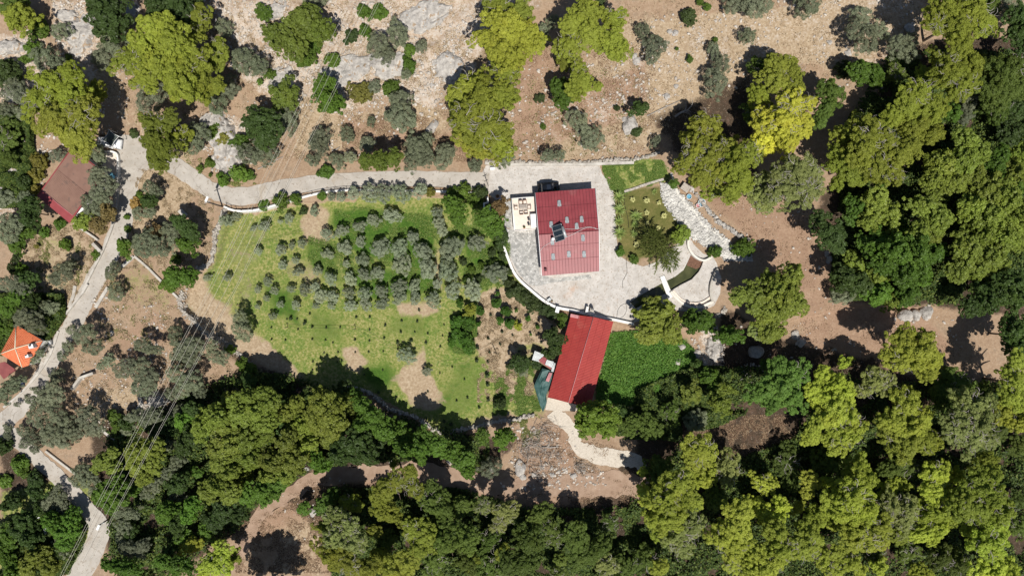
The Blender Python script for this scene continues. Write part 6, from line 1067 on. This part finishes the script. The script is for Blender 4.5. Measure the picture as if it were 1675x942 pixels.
GROUPS = {'P': 'pine trees', 'O': 'olive trees', 'B': 'broadleaf trees', 'S': 'shrubs', 'C': 'citrus trees in the field', 'W': 'willows'}
for tr, tint, cx, cy, ext, lmk, dw, dd, label in recs:
    kd = tint[0]; Hh = HK[kd](ext) * random.uniform(.9, 1.1) * (.7 if tint == 'P3' and cy < 945 else 1); shape = {'S': 'B', 'C': 'B'}.get(kd, kd); Hh *= .5 if (1010 < cx < 1190 and 380 < cy < 560 and kd == 'B') or (cx < 170 and cy > 690) else 1
    hz = {'P': .55, 'O': .75, 'B': .7, 'W': .6}[shape]
    x0, y0, z0 = G(cx, cy, Hh * .6); nm, cat = NAMES[kd]
    root = empty(nm, (x0, y0, z0), 0, label, cat, GROUPS[kd])
    base = np.array(TINT[tint]) * 1.55 * np.exp(np.random.default_rng(int(cx * 7 + cy)).normal(0, .13)) * np.exp(np.random.default_rng(int(cx * 3 + cy * 5)).normal(0, .03 if kd in 'PBS' else .015, 3))
    topmax = 0
    for j, (_, px, py, r, _f) in enumerate(tr):
        Rr = r * .1 * (CAMH - Hh) / CAMH * 1.09; off = math.hypot(px - cx, py - cy) / max(ext, 1)
        zc = max(Rr * .38, Hh - Rr * hz - off * Hh * .15 * random.uniform(.6, 1.4) - (random.uniform(0, .05) * Hh if j else 0))
        x, y = W(px, py, z0 + zc); bigp = 1 if Rr > 1.45 else 0; me = random.choice(LUMPS[shape, bigp])
        o = bpy.data.objects.new('crown' if kd not in 'S' else 'foliage', me); COL.objects.link(o); o.parent = root
        o.location = (x - x0, y - y0, zc); s_ = Rr / (BIG if bigp else SMALL); a_ = random.uniform(.84, 1.16) if kd in 'PBO' else 1; s_ *= {'O1': 1.0, 'P9': 1.14, 'O2': .9 if (px < 450 and py > 480) else 1.0}.get(tint, random.uniform(.97, 1.08)); o.scale = (s_ * a_, s_ / a_, s_ * random.uniform(.8, 1.25)); o.rotation_euler = (0, 0, random.uniform(0, 6.28))
        cc = base * random.uniform(.92, 1.08); o.color = (*cc, 1); topmax = max(topmax, zc)
        if (tint == 'P4' and Rr > 1) or (kd == 'P' and Rr > 1.5 and random.random() < .4):
            b_ = bpy.data.objects.new('branch', random.choice(TWIGS)); COL.objects.link(b_); b_.parent = root; b_.location = (x - x0, y - y0, zc + Rr * hz * .72)
            b_.scale = (Rr * .9, Rr * .9, Rr * .8); b_.rotation_euler = (0, 0, random.uniform(0, 6.28))
    o = bpy.data.objects.new('trunk' if kd != 'S' else 'stem', random.choice(TRUNKS[{'S': 'B', 'C': 'B', 'W': 'B'}.get(kd, kd)])); COL.objects.link(o); o.parent = root
    sr = max(.3, ext * .05); o.scale = (sr, sr, max(.4, topmax * .95)); o.rotation_euler = (0, 0, random.uniform(0, 6.28))
print('LUMPS', len(lumps), 'TREES', len(recs), {k: sum(1 for r in recs if r[1][0] == k) for k in NAMES})

# seedlings: which one is which
sl_ = []
for o in SC.objects:
    if o.parent is None and o.name.split('.')[0] == 'seedling':
        x, y = px_of(o.location.x, o.location.y, o.location.z); b_ = min(LM, key=lambda l: math.hypot(l[1] - x, l[2] - y)); sl_.append((b_[0], dirword(x - b_[1], y - b_[2]), math.hypot(b_[1] - x, b_[2] - y), o))
cn_ = {}
for a in sorted(sl_, key=lambda q: q[2]): cn_.setdefault(a[:2], []).append(a[3])
for (l, d), os_ in cn_.items():
    for i, o in enumerate(os_): o['label'] = (ORD[i] + ' ' if len(os_) > 1 else '') + 'tiny dark seedling ' + d + ' the ' + l
